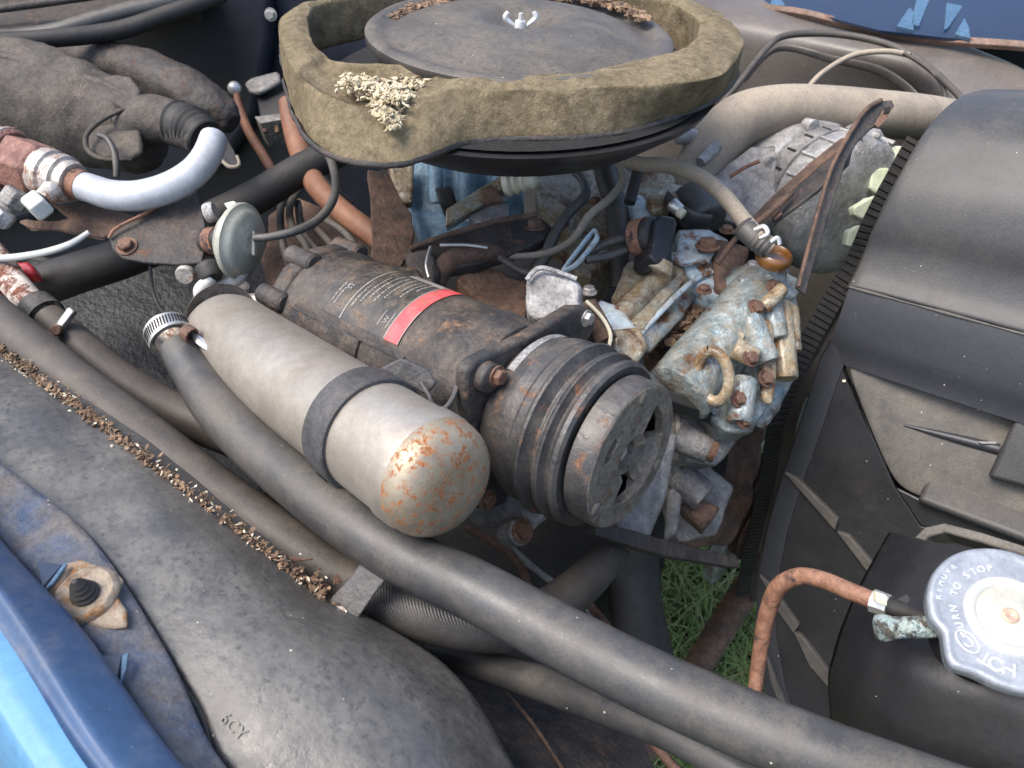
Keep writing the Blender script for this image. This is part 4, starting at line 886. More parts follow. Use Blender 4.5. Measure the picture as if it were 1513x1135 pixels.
def cap():
    t = thing('pressure_cap', 'pale metal pressure cap with embossed HOT lettering on the radiator tank', 'radiator cap', CAPC)
    n = CAPN; u = (RT - n*RT.dot(n)).normalized(); v = n.cross(u)   # v points up the picture
    RC = .0385
    def rad(th):   # two small ears on the rim
        r = RC
        for e in (R(212), R(32)):
            d = abs((th-e+math.pi)%(2*math.pi)-math.pi); r += .0050*math.exp(-(d/.16)**2)
        r -= .0026*math.exp(-((((th-R(190)+math.pi)%(2*math.pi))-math.pi)/.13)**2)
        return r
    N = 120; V = []; F = []
    prof = [(0,-.0055),(.0,-.001),(-.0008,.0006),(-.0026,.0012),(-.0046,.0002),(-.0060,0)]
    rs = []
    for k in range(6):
        V += [CAPC + (u*math.cos(2*math.pi*i/N)+v*math.sin(2*math.pi*i/N))*(rad(2*math.pi*i/N)+prof[k][0]) + n*(prof[k][1]) for i in range(N)]
    V += [CAPC + (u*math.cos(2*math.pi*i/N)+v*math.sin(2*math.pi*i/N))*.0205 for i in range(N)]
    for j in range(6): F += [(j*N+i, j*N+(i+1)%N, (j+1)*N+(i+1)%N, (j+1)*N+i) for i in range(N)]
    obj('cap_plate', solid((V, F), -n*.001), M['cap'], t, smooth=60)
    obj('raised_ring', lathe(CAPC, CAPC+n, [(0,.0215),(.0022,.0208),(.0034,.0195),(.0030,.0178),(.0012,.0165)], 72), M['cap_rim'], t, smooth=60)
    obj('centre_dish', lathe(CAPC, CAPC+n, [(.0012,.0168),(.0004,.0155),(.0010,.0145),(.0008,0)], 64), M['cap_in'], t)
    obj('rivet', lathe(CAPC, CAPC+n, [(.0005,.0042),(.0014,.0041),(.0022,.0032),(.0019,.0018),(.0010,0)], 28), G('rivet_tan', (.42,.29,.2), (.5,.36,.26), 60, None, rough=.5, metal=.3, bump=.2), t)
    def arc_text(s, r, th0, size, step, name, inward=False):
        for k, ch in enumerate(s):
            if ch == ' ': continue
            cu = bpy.data.curves.new('letter', 'FONT'); cu.body = ch; cu.size = size; cu.extrude = .00035; cu.align_x = 'CENTER'; cu.align_y = 'CENTER'; cu.offset = .0001
            o = bpy.data.objects.new('tmp', cu); COL.objects.link(o); me = bpy.data.meshes.new_from_object(o.evaluated_get(bpy.context.evaluated_depsgraph_get())); bpy.data.objects.remove(o)
            th = R(th0 + k*step); rd = u*math.cos(th)+v*math.sin(th); tn = -u*math.sin(th)+v*math.cos(th)
            # letters stand upright when read from outside the cap's lower rim: tops point outwards
            y = rd if not inward else -rd; x = y.cross(n)
            if step > 0 and not inward: pass
            o = bpy.data.objects.new(name, me); COL.objects.link(o); me.materials.append(M['cap_letter'])
            mm = Matrix((x, y, n)).transposed().to_4x4(); mm.translation = CAPC + rd*r + n*.0002 - WL[t.name]
            o.parent = t; o.matrix_local = mm
    # reads clockwise; tops towards the rim: advancing text goes clockwise (-theta)
    def at(px, py):
        q = hit(px, py, (CAPC, n)) - CAPC; return q.length, math.degrees(math.atan2(q.dot(v), q.dot(u)))
    for ch, px, py in (('T',1456,972),('O',1472,981),('H',1490,988)):
        r_, a_ = at(px, py); arc_text(ch, r_, a_, .0098, 0, 'embossed_letter', False)
    arc_text('TURN TO STOP', .0262, 198, .0050, -9.8, 'embossed_letter', False)
    arc_text('REMOVE', .0335, 160, .0040, -7.5, 'embossed_letter', False)
    r_, a_ = at(1429,948); th = R(a_); c = CAPC + (u*math.cos(th)+v*math.sin(th))*r_
    rd = (u*math.cos(th)+v*math.sin(th)); tn = n.cross(rd)
    ring = [(*(c + rd*.0042*math.cos(a) + tn*.0062*math.sin(a) + n*.0002), .0004) for a in [2*math.pi*i/24 for i in range(25)]]
    obj('oval_emblem', wtube(ring, 8, 1, caps=False), M['cap_rim'], t)
    obj('oval_emblem', wtube([(*(c + rd*.002*math.cos(a) + tn*.003*math.sin(a) + n*.0002), .00045) for a in [2*math.pi*i/16 for i in range(12)]], 8, 1), M['cap_rim'], t)
cap()
def overflow():
    t = thing('overflow_tube', 'rust brown rubber overflow tube arching to the radiator neck', 'tube', P(1180,900,.5))
    obj('tube', tube([(1112,1050,.50,20),(1118,1000,.50,21),(1125,950,.495,23),(1134,905,.49,25),(1150,868,.48,26),(1180,852,.467,26),(1215,857,.455,26),(1250,871,.443,26),(1292,888,.430,26)], 20, 10), M['copper'], t)
    a, b = P(1290,888,.430), P(1312,896,.424)
    obj('clamp', lathe(a, b, [(0,.0052),(0,.0068),(.009,.0066),(.009,.005)], 10), M['steel'], t, smooth=20)
    obj('clamp_ear', box(P(1300,884,.418), (b-a).normalized()*.003, UP*.003, FW*.002), M['cream'], t, bev=.0006)
    obj('nozzle', lathe(b, P(1345,906,.42), [(-.002,.005),(.006,.005),(.012,.0035),(.02,.003),(.02,0)], 20), M['dark_rubber'], t)
    obj('fin', slab([(1312,892),(1340,878),(1345,886),(1326,912)], plane((1312,892,.43),(1345,880,.43),(1326,912,.425)), .002), M['tank'], t)
overflow()

# ============================================================ ALTERNATOR, BELTS
AK = 1.12
def PK(x, y, dd): return P(x, y, dd*AK)
def LK(a, b, prof, n=48, th0=0, th1=None): return lathe(a, b, [(t_*AK, r_*AK) for t_, r_ in prof], n, th0, th1)
def alternator():
    a, b = PK(1140,258,.84), PK(1296,330,.725); X = (b-a).normalized()
    t = thing('alternator', 'pale corroded cast aluminium alternator with pale green fins', 'alternator', (a+b)/2)
    obj('rear_bell', LK(a, b, [(-.018,0),(-.018,.035),(-.012,.052),(.0,.062),(.015,.067),(.04,.070),(.058,.070),(.06,.067),(.06,0)], 64), M['alt_alu'], t, smooth=45, sub=1, disp=(.002,.015))
    obj('stator_band', LK(a, b, [(.058,.060),(.060,.068),(.078,.068),(.080,.060)], 64), M['alu_dark'], t)
    obj('front_bell', LK(a, b, [(.078,.060),(.079,.0715),(.108,.0715),(.118,.066),(.122,.05),(.122,0)], 64), M['alt_alu'], t, smooth=45, disp=(.0015,.015), sub=1)
    u, v = frame(X)
    for k in range(8):
        th = R(10+k*45)
        obj('bell_lug', LK(a+X*.056+(u*math.cos(th)+v*math.sin(th))*.0785, b+(u*math.cos(th)+v*math.sin(th))*.0785, [(0,0),(0,.006),(.012,.007),(.012,0)], 16), M['alt_alu'], t)
    # pale green carrier pieces next to the belt
    for poly, d in (([(1306,232),(1322,215),(1342,217),(1340,240),(1312,272),(1300,282),(1296,270)], .735), ([(1288,250),(1314,248),(1318,268),(1300,290),(1286,278)], .73),
                    ([(1262,306),(1285,292),(1300,288),(1296,304),(1276,325),(1262,318)], .715), ([(1256,340),(1272,332),(1270,346),(1260,366),(1250,362)], .70)):
        pl = (PK(*poly[0], d), (X*.4-FW).normalized())
        obj('green_carrier', slab(poly, pl, .012), M['green'], t, bev=.002, disp=(.003,.008), sub=1, simple=True)
    pl = (PK(1170,200,.80), -FW)
    obj('top_casting', slab([(1150,195),(1168,183),(1196,182),(1198,174),(1246,182),(1262,200),(1240,230),(1200,270),(1160,250)], pl, .05), M['alt_alu'], t, bev=.006, sub=1, disp=(.004,.016), simple=True)
    for th in (-70,-52,-34,-16,2,20,38,56,74):
        rd = u*math.cos(R(th))+v*math.sin(R(th)); tn = X.cross(rd)
        obj('vent_slot', box(a+X*.077+rd*.0757, X*.007, rd*.0009, tn*.0018), M['black'], t, bev=.0008)
        obj('cooling_rib', box(a+X*.112+rd*.080, X*.016, rd*.0022, tn*.0016), M['alt_alu'], t, bev=.0008)
    pl = (PK(1290,210,.752), (X-FW).normalized())
    obj('front_casting', slab([(1262,205),(1284,188),(1302,192),(1312,206),(1300,225),(1280,260),(1268,300),(1252,380),(1240,392),(1215,385),(1208,330),(1232,270)], pl, .022), M['alt_alu'], t, bev=.004, sub=1, disp=(.004,.02), simple=True)
    return t
alternator()
def alt_bracket():
    t = thing('alternator_brace', 'rusty black channel brace slanting across the alternator', 'brace', P(1170,290,.72))
    pl = plane((1110,340,.72),(1310,155,.73),(1200,280,.70))
    obj('channel_face', slab([(1106,336),(1140,300),(1200,248),(1245,210),(1258,214),(1252,240),(1205,282),(1150,322),(1122,346)], pl, .004), M['rust_black'], t, bev=.001)
    obj('channel_flange', slab([(1100,332),(1138,292),(1196,240),(1244,202),(1256,206),(1200,252),(1142,303),(1108,340)], (pl[0]-FW*.006, pl[1]), .008), M['rust_dark'], t, bev=.0015)
    obj('folded_tab', slab([(1138,316),(1152,306),(1155,314),(1142,324)], (pl[0]-FW*.012, pl[1]), .003), M['rust_fitting'], t, bev=.001)
    s = thing('slotted_arm', 'long slotted dusty steel arm rising in front of the alternator to the radiator hose', 'arm', P(1230,290,.70))
    pl = plane((1175,420,.665),(1310,150,.70),(1240,260,.685))
    obj('arm', slab([(1176,424),(1194,360),(1210,300),(1226,250),(1248,208),(1274,168),(1296,150),(1318,147),(1322,156),(1306,178),(1288,190),(1266,212),(1250,240),(1234,290),(1218,340),(1202,392),(1190,436)], pl, .004), M['rust_black'], s, bev=.001)
    obj('slot', slab([(1292,184),(1304,164),(1316,156),(1318,162),(1308,178),(1298,188)], (pl[0]-FW*.002, pl[1]), .0015), M['rust_fitting'], s)
    obj('slot_hole', slab([(1308,160),(1316,157),(1314,166),(1306,168)], (pl[0]-FW*.0035, pl[1]), .001), M['black'], s)
    obj('arm_edge', tube([(1180,424,.655,6),(1196,360,.663,6),(1214,295,.672,6),(1230,245,.68,6),(1252,203,.687,7),(1278,164,.693,7),(1302,148,.698,7)], 10), M['rust_dark'], s)
alt_bracket()
tag(obj('upper_radiator_hose', tube([(1012,312,.87,60),(1020,280,.87,68),(1034,250,.87,74),(1058,213,.87,80),(1095,178,.87,78),(1150,163,.87,72),(1220,161,.875,66),(1300,168,.88,66),(1370,176,.90,66),(1450,190,.95,64)], 36, 12), M['hose_tan']), 'thick tan radiator hose bending over the alternator', 'radiator hose')
def belt(name, path, wd, mat, label, teeth=False, nrm=None, th=.006, tw=.6):
    S = [Vector(s) for s in spline([tuple(P(*p)) for p in path], 14)]
    t = thing(name, label, 'belt', S[len(S)//2]); V = []; F = []; L = 0; last = -1; TV = []
    for i, p in enumerate(S):
        T = (S[min(i+1,len(S)-1)]-S[max(i-1,0)]).normalized(); sd = T.cross(nrm).normalized(); nn = sd.cross(T).normalized()
        V += [p-sd*wd/2-nn*0, p+sd*wd/2, p+sd*wd/2*tw+nn*th, p-sd*wd/2*tw+nn*th]
        if i: L += (p-S[i-1]).length
        if teeth and L-last > .0062:
            last = L; TV.append(box(p-nn*.0008, T*.0024, sd*wd*.5, nn*.0012))
    for i in range(len(S)-1):
        for k in range(4): F.append((i*4+k, i*4+(k+1)%4, (i+1)*4+(k+1)%4, (i+1)*4+k))
    obj('belt_band', (V, F), mat, t, smooth=30)
    if TV: o = obj('belt_teeth', join(*TV), mat, t, smooth=0, bev=.0004)
    return t
BQ = [(1352,212),(1324,262),(1292,322),(1264,385),(1232,440),(1198,500),(1168,560),(1148,620),(1136,690),(1122,760),(1106,830),(1097,880)]
def bx(q, X0): 
    out = []
    for x, y in q:
        p = hit(x, y, (Vector((X0,0,0)), Vector((1,0,0)))); out.append((x, y, (p-CAM).dot(FW)))
    return out
BP = bx(BQ, -.192)
belt('cogged_belt', BP, .020, M['dark_rubber'], 'black cogged rubber belt running beside the shroud edge', True, FW, .006)
belt('inner_belt', bx([(x+20,y+8) for x,y in BQ[3:]], -.182), .014, M['hose_brown'], 'smooth dark belt between the cogged belt and the shroud', False, FW, .006)
def fan_ring():
    t = thing('crank_pulley', 'large dark pulley stack behind the cogged belt', 'pulley', P(1110,730,.74))
    a = P(1060,760,.80); X = Vector((.93,-.25,-.1)).normalized()
    c = P(1085,640,.80)
    return t
tag(obj('crank_pulley', lathe(P(1150,730,1.06), P(1220,780,1.02), [(-.03,0),(-.03,.085),(-.026,.1),(-.012,.09),(-.006,.104),(.0,.104),(.004,.09),(.01,.104),(.014,.104),(.018,.03),(.02,0)], 72), M['rust_dark'], smooth=30), 'large dark rusty pulley low behind the cogged belt', 'pulley')
tag(obj('clutch_belt_upper', slab([(905,560),(985,576),(1052,600),(1122,626),(1126,634),(1050,612),(985,590),(905,570)], plane((905,560,.60),(1122,628,.72),(1000,600,.64)), .012), M['dark_rubber'], bev=.0008), 'thin black belt leaving the top of the clutch pulley', 'belt')
tag(obj('clutch_belt_lower', slab([(880,772),(930,782),(990,800),(1090,824),(1092,840),(985,822),(910,800),(880,790)], plane((880,780,.60),(1090,830,.73),(990,815,.66)), .012), M['rust_black'], bev=.0008), 'dusty belt leaving the bottom of the clutch pulley', 'belt')
# ============================================================ ENGINE
def lump(name, poly, pl, th, mat, parent=None, amp=.004, sc=.02, bev=.004, sub=2, label=None):
    return obj(name, slab(poly, pl, th), mat, parent, bev=bev, seg=3, sub=sub, simple=True, disp=(amp, sc), smooth=50, label=label)
ZH = Vector((0,0,1))
def zpl(z, tx=0, ty=0): return (Vector((0,0,z)), ZH)
def cyl(name, a, b, r0, r1, mat, parent=None, amp=.002, ends=.9, n=32):
    A, B = P(*a), P(*b); L = (B-A).length
    return obj(name, lathe(A, B, [(0,0),(0,r0*ends),(.002,r0),(L*.5,(r0+r1)/2),(L-.002,r1),(L,r1*ends),(L,0)], n), mat, parent, sub=1, simple=True, disp=(amp,.012), smooth=50)
def engine():
    t = thing('engine_block', 'faded blue engine block streaked with rust under the air cleaner', 'engine', P(900,450,.9))
    base = (Vector((0,0,.69)), ZH)
    lump('valley', [(560,200),(1010,190),(1150,360),(1090,560),(1000,650),(760,520),(560,400)], base, .22, M['black'], t, .01, .04)
    # rear wall in blue below the pan
    pl = plane((600,250,.90),(760,250,.90),(680,340,.89))
    lump('rear_wall', [(590,215),(770,215),(776,330),(740,340),(610,335),(600,300)], pl, .03, M['engine_blue'], t, .003, .03)
    for x in (640, 684, 735):
        obj('wall_rib', tube([(x,215,.885,22),(x+4,270,.875,22),(x+6,300,.875,20)], 12), M['engine_blue'], t)
    lump('stained_corner', [(572,240),(612,236),(610,300),(596,300),(580,270)], plane((572,240,.87),(612,236,.875),(600,300,.865)), .02, M['engine_gold'], t)
    pl = plane((612,318,.83),(700,330,.82),(690,355,.80))
    lump('blue_ledge', [(608,312),(632,308),(730,336),(745,345),(640,356),(618,350)], pl, .02, M['engine_blue'], t, .002)
    obj('valve_cover_rail', box(P(705,298,.80), (P(745,272,.82)-P(665,322,.79))*.55, (UP+FW*.3)*.010, FW*.012), M['engine_gold'], t, bev=.002)
    lump('rail_end', [(690,318),(735,292),(752,300),(752,330),(712,334)], plane((690,318,.79),(752,300,.80),(712,334,.78)), .015, M['alu'], t, .003)
    obj('rusty_clip', slab([(710,282),(724,272),(738,282),(744,296),(722,300),(712,294)], plane((710,282,.785),(740,290,.785),(722,300,.78)), .006), M['rust'], t, bev=.001)
    cyl('black_cap', (650,300,.82), (672,292,.82), .016, .014, M['dark_rubber'], t)
    # ribbed cream cap
    a, b = P(745,272,.80), P(800,262,.79)
    obj('ribbed_cap', lathe(a, b, [(0,0),(0,.013),(.006,.0145),(.009,.011),(.013,.0135),(.017,.010),(.021,.0125),(.025,.009),(.030,.0105),(.034,.007),(.036,0)], 36), M['cream'], t, smooth=60)
    # intake runners, gold stained
    pl = plane((820,250,.86),(960,245,.87),(860,330,.80))
    lump('intake_plenum', [(795,240),(865,232),(905,250),(925,330),(905,380),(870,410),(850,400),(835,330),(800,310),(790,280)], pl, .06, M['engine_gold'], t, .008, .03)
    lump('intake_tower', [(905,238),(985,238),(1000,262),(992,300),(950,335),(925,330),(915,290)], plane((905,240,.83),(1000,262,.82),(940,335,.79)), .05, M['engine_gold'], t, .008, .03)
    lump('throttle_bracket', [(955,290),(990,268),(1012,272),(1004,300),(965,312)], plane((955,290,.77),(1012,272,.78),(965,312,.76)), .012, M['engine_gold'], t, .003)
    cyl('blue_stub', (935,300,.80), (955,330,.78), .012, .012, M['pale_blue'], t)
    # long stained runner coming forward
    pl = (P(950,430,.715), (ZH-FW*.5+RT*-.1).normalized())
    lump('runner_top', [(925,385),(965,378),(1012,392),(1018,408),(985,448),(950,482),(925,490),(902,470),(906,430)], pl, .022, M['engine_gold'], t, .007, .018, bev=.008, sub=3)
    cyl('runner_ridge', (915,470,.70), (985,395,.725), .010, .012, M['engine_gold'], t, .004)
    lump('runner_side', [(960,470),(1016,410),(1040,420),(1010,470),(965,520),(935,520)], (P(980,470,.71), (RT*.5-FW*.8+ZH*.3).normalized()), .02, M['engine'], t, .006, .02)
    obj('runner_edge', tube([(1052,402,.725,8),(1018,420,.715,9),(960,478,.70,9),(925,520,.69,8)], 10), M['pale_blue'], t)
    for x, y, d in ((955,428,.705),(912,462,.70)):
        cyl('runner_boss', (x,y+12,d+.01), (x+8,y-14,d+.01), .007, .006, M['engine_gold'], t)
    lump('front_pocket_wall', [(885,440),(918,452),(950,492),(935,530),(900,520),(876,470)], plane((885,440,.70),(950,492,.68),(900,520,.675)), .02, M['pale_blue'], t, .004)
    lump('filler_lobe', [(905,485),(945,480),(958,510),(935,545),(905,540)], plane((905,485,.675),(958,510,.67),(905,540,.665)), .03, M['engine_gold'], t, .006)
    lump('pocket_floor', [(925,500),(990,430),(1060,430),(1080,480),(1000,560),(950,560)], (Vector((0,0,.755)), ZH), .03, M['engine_blue'], t, .004)
    lump('pocket_side', [(925,520),(958,545),(990,562),(996,580),(960,575),(930,550)], plane((925,520,.70),(990,562,.69),(960,575,.68)), .015, M['engine_blue'], t)
    # thermostat housing
    lump('thermostat_housing', [(1000,338),(1050,336),(1078,352),(1076,400),(1058,425),(1030,425),(1012,400),(1000,370)], plane((1000,340,.745),(1076,352,.74),(1030,425,.72)), .05, M['pale_blue'], t, .005)
    obj('housing_plate', slab([(992,372),(1040,366),(1056,372),(1050,382),(1010,388),(992,382)], plane((992,372,.725),(1056,372,.725),(1010,388,.715)), .006), M['pale_blue'], t, bev=.001)
    lump('housing_bracket', [(1060,350),(1110,365),(1104,392),(1080,440),(1060,428),(1056,390)], plane((1060,350,.73),(1110,365,.735),(1070,430,.715)), .02, M['rust_dark'], t, .004)
    c = P(1045,366,.722); bolt('bolt', c, (UP*.9-FW*.5+RT*.05), .0085, M['rust'], t)
    cyl('bolt_shank', (1047,372,.725), (1043,352,.722), .0095, .0075, M['rust'], t)
    # other heads
    for x, y, d, m_ in ((1074,342,.74,'rust_fitting'),(1112,395,.72,'steel_rusty'),(903,560,.66,'rust'),(870,432,.69,'steel_rusty'),(1040,430,.705,'rust_fitting'),(830,332,.78,'rust'),(880,300,.80,'rust_fitting')):
        bolt('bolt', P(x,y,d), (UP-FW*.7), .0055, M[m_], t)
    return t
engine()
tag(lump('pump_filler', [(945,330),(1010,250),(1110,300),(1170,400),(1130,520),(1085,640),(1060,760),(1000,740),(1000,600),(1050,480)], plane((945,330,.9),(1190,420,.90),(1050,700,.9)), .06, M['black'], None, .02, .05), 'black filler slab added to close the dark gap behind the water pump', 'engine cover')  # added filler, its black stands for the dark gap behind the pump
tag(lump('timing_cover', [(940,600),(1110,540),(1128,640),(1108,760),(1075,806),(985,806),(950,720)], plane((940,600,.93),(1128,640,.98),(1000,800,.93)), .06, M['rust_dark'], None, .02, .03, sub=3), 'dark rusty timing cover low behind the clutch and the cogged belt', 'engine cover')
chips('cavity_leaves', M['litter'], [(955,505,.745),(985,480,.75),(1020,470,.75),(1040,455,.755)], 420, .011, .0058, 'rotten brown leaves filling the hollow in the engine top', zj=.012)
tag(lump('leaf_bed', [(940,500),(985,440),(1050,436),(1062,470),(1010,540),(960,545)], (Vector((0,0,.778)), ZH), .01, M['litter'], None, .012, .01, sub=3), 'mat of wet brown leaves in the hollow of the engine', 'leaf litter', kind='stuff')
def pump():
    t = thing('water_pump', 'grey blue cast water pump with rusty joints and an oval lifting ring', 'water pump', P(1080,520,.75))
    cyl('barrel', (1000,585,.67), (1122,440,.72), .031, .030, M['engine'], t, .004)
    cyl('upper_neck', (1062,432,.74), (1165,412,.71), .0185, .0225, M['engine'], t, .004)
    cyl('neck_elbow', (1030,420,.755), (1080,446,.73), .022, .018, M['pale_blue'], t, .003)
    lump('top_plate', [(1090,408),(1160,400),(1186,412),(1180,436),(1150,440),(1105,424)], plane((1090,408,.70),(1186,412,.705),(1150,440,.69)), .012, M['engine'], t, .004)
    for k, (a, b, r) in enumerate([((1135,440,.69),(1150,500,.68),.010),((1150,450,.70),(1160,560,.68),.013),((1105,470,.675),(1135,535,.665),.012),((1165,455,.70),(1172,520,.69),.009),((1100,560,.665),(1092,625,.655),.012)]):
        cyl('cast_rib', a, b, r, r*.9, M['engine_gold' if k in (1,3) else 'engine'], t, .003)
    lump('flange_body', [(1060,500),(1120,480),(1150,520),(1148,590),(1110,640),(1070,640),(1040,600)], plane((1060,500,.69),(1150,520,.69),(1070,640,.67)), .04, M['engine'], t, .008, .02)
    for p, q, r in (((1085,515,.655),(1118,530,.65),.010),((1128,455,.675),(1158,425,.675),.007),((1060,480,.68),(1100,500,.67),.006)):
        cyl('pipe_stub', p, q, r, r*.85, M['engine_gold'], t, .002)
    c = P(1054,556,.645); e = (UP*.85+RT*-.15-FW*.1).normalized(); s = (RT*.8-FW*.6+UP*.15).normalized()
    ring = [(*(c + e*.0215*math.cos(a) + s*.0135*math.sin(a)), .0048) for a in [2*math.pi*i/24 for i in range(25)]]
    obj('lifting_ring', wtube(ring, 12, 1, caps=False), M['engine_gold'], t)
    for x, y, d in ((1142,425,.68),(1116,455,.67),(1108,530,.645),(1150,470,.69),(1090,590,.65),(1098,622,.655),(1130,560,.66)):
        bolt('bolt', P(x,y,d), (RT*.5-FW+UP*.3), .0058, M['rust_fitting'], t)
    lump('pump_casting', [(1105,430),(1175,415),(1188,470),(1178,560),(1140,630),(1096,640),(1080,600),(1090,500)], plane((1105,430,.73),(1188,470,.73),(1096,640,.71)), .05, M['engine'], t, .008, .025, bev=.008)
    lump('drip_seam', [(1122,470),(1140,470),(1150,540),(1142,600),(1128,590),(1126,530)], plane((1122,470,.672),(1140,470,.672),(1128,590,.66)), .012, M['engine_gold'], t, .005)
pump()
def lower_front():
    t = thing('lower_accessory', 'grimy grey cast housing with stubs low between clutch and cogged belt', 'housing', P(1030,680,.76))
    lump('casting', [(1000,590),(1060,600),(1100,640),(1060,690),(1010,680),(1000,640)], plane((1000,590,.71),(1100,640,.72),(1010,680,.70)), .05, M['alu_dark'], t, .008)
    cyl('stub', (1000,645,.69), (1050,668,.68), .014, .012, M['alu_dark'], t, .003)
    cyl('stub_nut', (1040,662,.68), (1058,670,.678), .010, .010, M['rust'], t)
    lump('dark_casting', [(985,680),(1050,690),(1085,720),(1060,790),(1000,800),(985,740)], plane((985,680,.80),(1085,720,.79),(1000,800,.78)), .05, M['alu_dark'], t, .01)
    cyl('small_cylinder', (1000,700,.75), (1040,735,.74), .016, .016, M['alu_dark'], t, .004)
    cyl('oily_stub', (1010,742,.76), (1050,770,.75), .012, .016, M['rust_dark'], t, .004)
    lump('side_strip', [(985,735),(1000,700),(1010,705),(1000,790),(980,800)], plane((985,735,.74),(1010,705,.74),(980,800,.73)), .01, M['alu_dark'], t, .002)
    a = P(1075,750,.77)
    obj('balancer_rim', lathe(P(1088,768,1.10), P(1190,815,1.06), [(-.012,0),(-.012,.085),(-.008,.096),(.006,.098),(.010,.09),(.010,0)], 72), M['engine'], t, smooth=40)
lower_front()
tag(lump('front_strut', [(900,800),(985,640),(1004,640),(985,740),(960,800),(930,815)], plane((900,800,.64),(1004,640,.66),(960,800,.65)), .01, M['alu_dark'], None, .002), 'flat grey steel strut dropping behind the clutch face', 'strut')
def small_lines():
    tag(obj('vapour_hose', tube([(862,180,.80,12),(845,240,.79,12),(862,268,.77,13),(864,290,.765,15),(840,315,.755,16),(820,345,.745,17),(805,380,.74,19),(790,398,.74,20)], 16), M['hose']), 'thin grey hose with a pale end hanging left of the rusty wire tube', 'hose')
    tag(obj('pale_fuel_line', tube([(905,180,.80,11),(912,235,.79,12),(922,262,.77,13),(905,290,.76,13),(872,318,.75,13),(845,355,.74,12),(805,375,.735,11),(745,380,.73,10)], 14), M['hose_tan']), 'pale rusty metal line looping forward from under the air cleaner', 'pipe')
    tag(obj('vertical_hose', tube([(888,200,.83,34),(896,260,.81,34),(908,300,.79,32),(914,360,.77,30),(914,425,.77,28)], 20), M['hose_brown']), 'vertical black brown hose dropping beside the gold stained manifold', 'hose')
    tag(obj('black_hose_stub', tube([(945,240,.75,16),(938,270,.745,17),(930,300,.74,17)], 14), M['dark_rubber']), 'short glossy black hose beside the stained intake tower', 'hose')
    def dip():
        t = thing('dipstick', 'pale blue looped dipstick handle standing by the manifold', 'dipstick', P(850,370,.72))
        obj('handle', tube([(832,400,.70,10),(850,375,.70,10),(872,348,.705,11),(880,342,.705,12),(882,352,.70,12),(868,372,.70,11),(850,392,.695,10),(830,402,.70,8)], 12, flat=.5), M['pale_blue'], t)
        obj('stem', tube([(836,396,.70,9),(812,425,.70,9),(795,450,.71,9)], 10), M['pale_blue'], t)
    dip()
    def conn():
        t = thing('vacuum_switch', 'black plastic switch with a brown clamped barrel and two hoses on the manifold', 'switch', P(965,360,.71))
        pl = plane((968,318,.70),(1000,322,.71),(985,385,.69))
        obj('body', slab([(966,325),(976,316),(998,320),(1002,330),(990,385),(970,390),(960,378)], pl, .03), M['tank'], t, bev=.003, seg=3)
        cyl('barrel', (936,355,.72), (968,348,.705), .0165, .0175, M['rust_black'], t, .001)
        obj('barrel_band', lathe(P(940,354,.718), P(968,348,.705), [(0,.0175),(0,.0185),(.012,.019),(.012,.0175)], 32), M['copper'], t)
        cyl('base_nut', (970,402,.70), (978,385,.70), .014, .012, M['engine_gold'], t, .001)
        obj('hose', tube([(938,350,.715,13),(900,358,.71,14),(860,378,.71,15),(840,392,.71,15)], 14), M['hose_brown'], t)
        obj('hose', tube([(936,366,.715,12),(900,378,.705,13),(865,384,.70,13)], 14), M['hose'], t)
    conn()
    def pcv():
        t = thing('bypass_hose', 'grey rubber hose arching from the air cleaner to an amber grommet', 'hose', P(1080,300,.68))
        obj('hose', tube([(925,238,.745,20),(950,243,.735,22),(990,246,.72,22),(1035,262,.70,23),(1070,290,.685,24),(1098,325,.67,25),(1120,352,.66,28),(1138,365,.66,30)], 24, 10), M['hose_tan'], t)
        obj('ribbed_end', tube([(1098,335,.668,34),(1116,352,.662,34),(1136,368,.658,32)], 24, 8, rib=(.06,1400)), M['hose'], t)
        a = P(1142,385,.672); b = P(1150,362,.662)
        obj('grommet', lathe(a, b, [(-.004,0),(-.004,.013),(.0,.0155),(.004,.0158),(.007,.0150),(.0085,.0135),(.006,.0115),(.004,.0110),(.004,0)], 40), M['amber'], t)
        obj('clip', tube([(1114,340,.655,7),(1128,335,.652,8),(1134,345,.65,8),(1122,352,.652,6)], 10), M['steel'], t)
        obj('clip', tube([(1134,362,.652,6),(1148,352,.65,8),(1152,362,.65,7)], 10), M['steel'], t)
    pcv()
    def neck():
        t = thing('hose_neck_clamp', 'steel worm clamp on the blue neck where the tan radiator hose ends', 'clamp', P(1010,315,.76))
        cyl('neck', (1045,330,.77), (1018,290,.79), .022, .024, M['hose'], t, .001)
        obj('band', tube([(985,292,.765,24),(1000,308,.755,24),(1025,322,.75,22),(1050,326,.75,20)], 16, flat=.4), M['hose'], t)
        cyl('screw', (992,300,.745), (1005,312,.742), .0065, .006, M['steel'], t, .0005)
        cyl('screw_head', (1002,312,.74), (1010,318,.738), .005, .005, M['cream'], t, .0005)
    neck()
    tag(obj('throttle_return_rod', tube([(1060,390,.70,9),(1090,350,.695,9),(1130,320,.69,10),(1170,285,.70,9)], 10), M['rust_dark']), 'rusty thin rod rising from the thermostat housing to the brace', 'rod')
    tag(obj('carburettor_linkage', join(tube([(1000,200,.86,26),(1040,205,.86,22)], 12), tube([(1060,215,.84,18),(1035,240,.83,16)], 12)), M['alu']), 'pale metal lever under the right side of the air cleaner', 'lever')
    tag(obj('wire_lead', tube([(1078,262,.775,6),(1100,248,.77,6),(1122,238,.765,6)], 10), M['copper']), 'thin brown wire between radiator hose and alternator', 'wire')
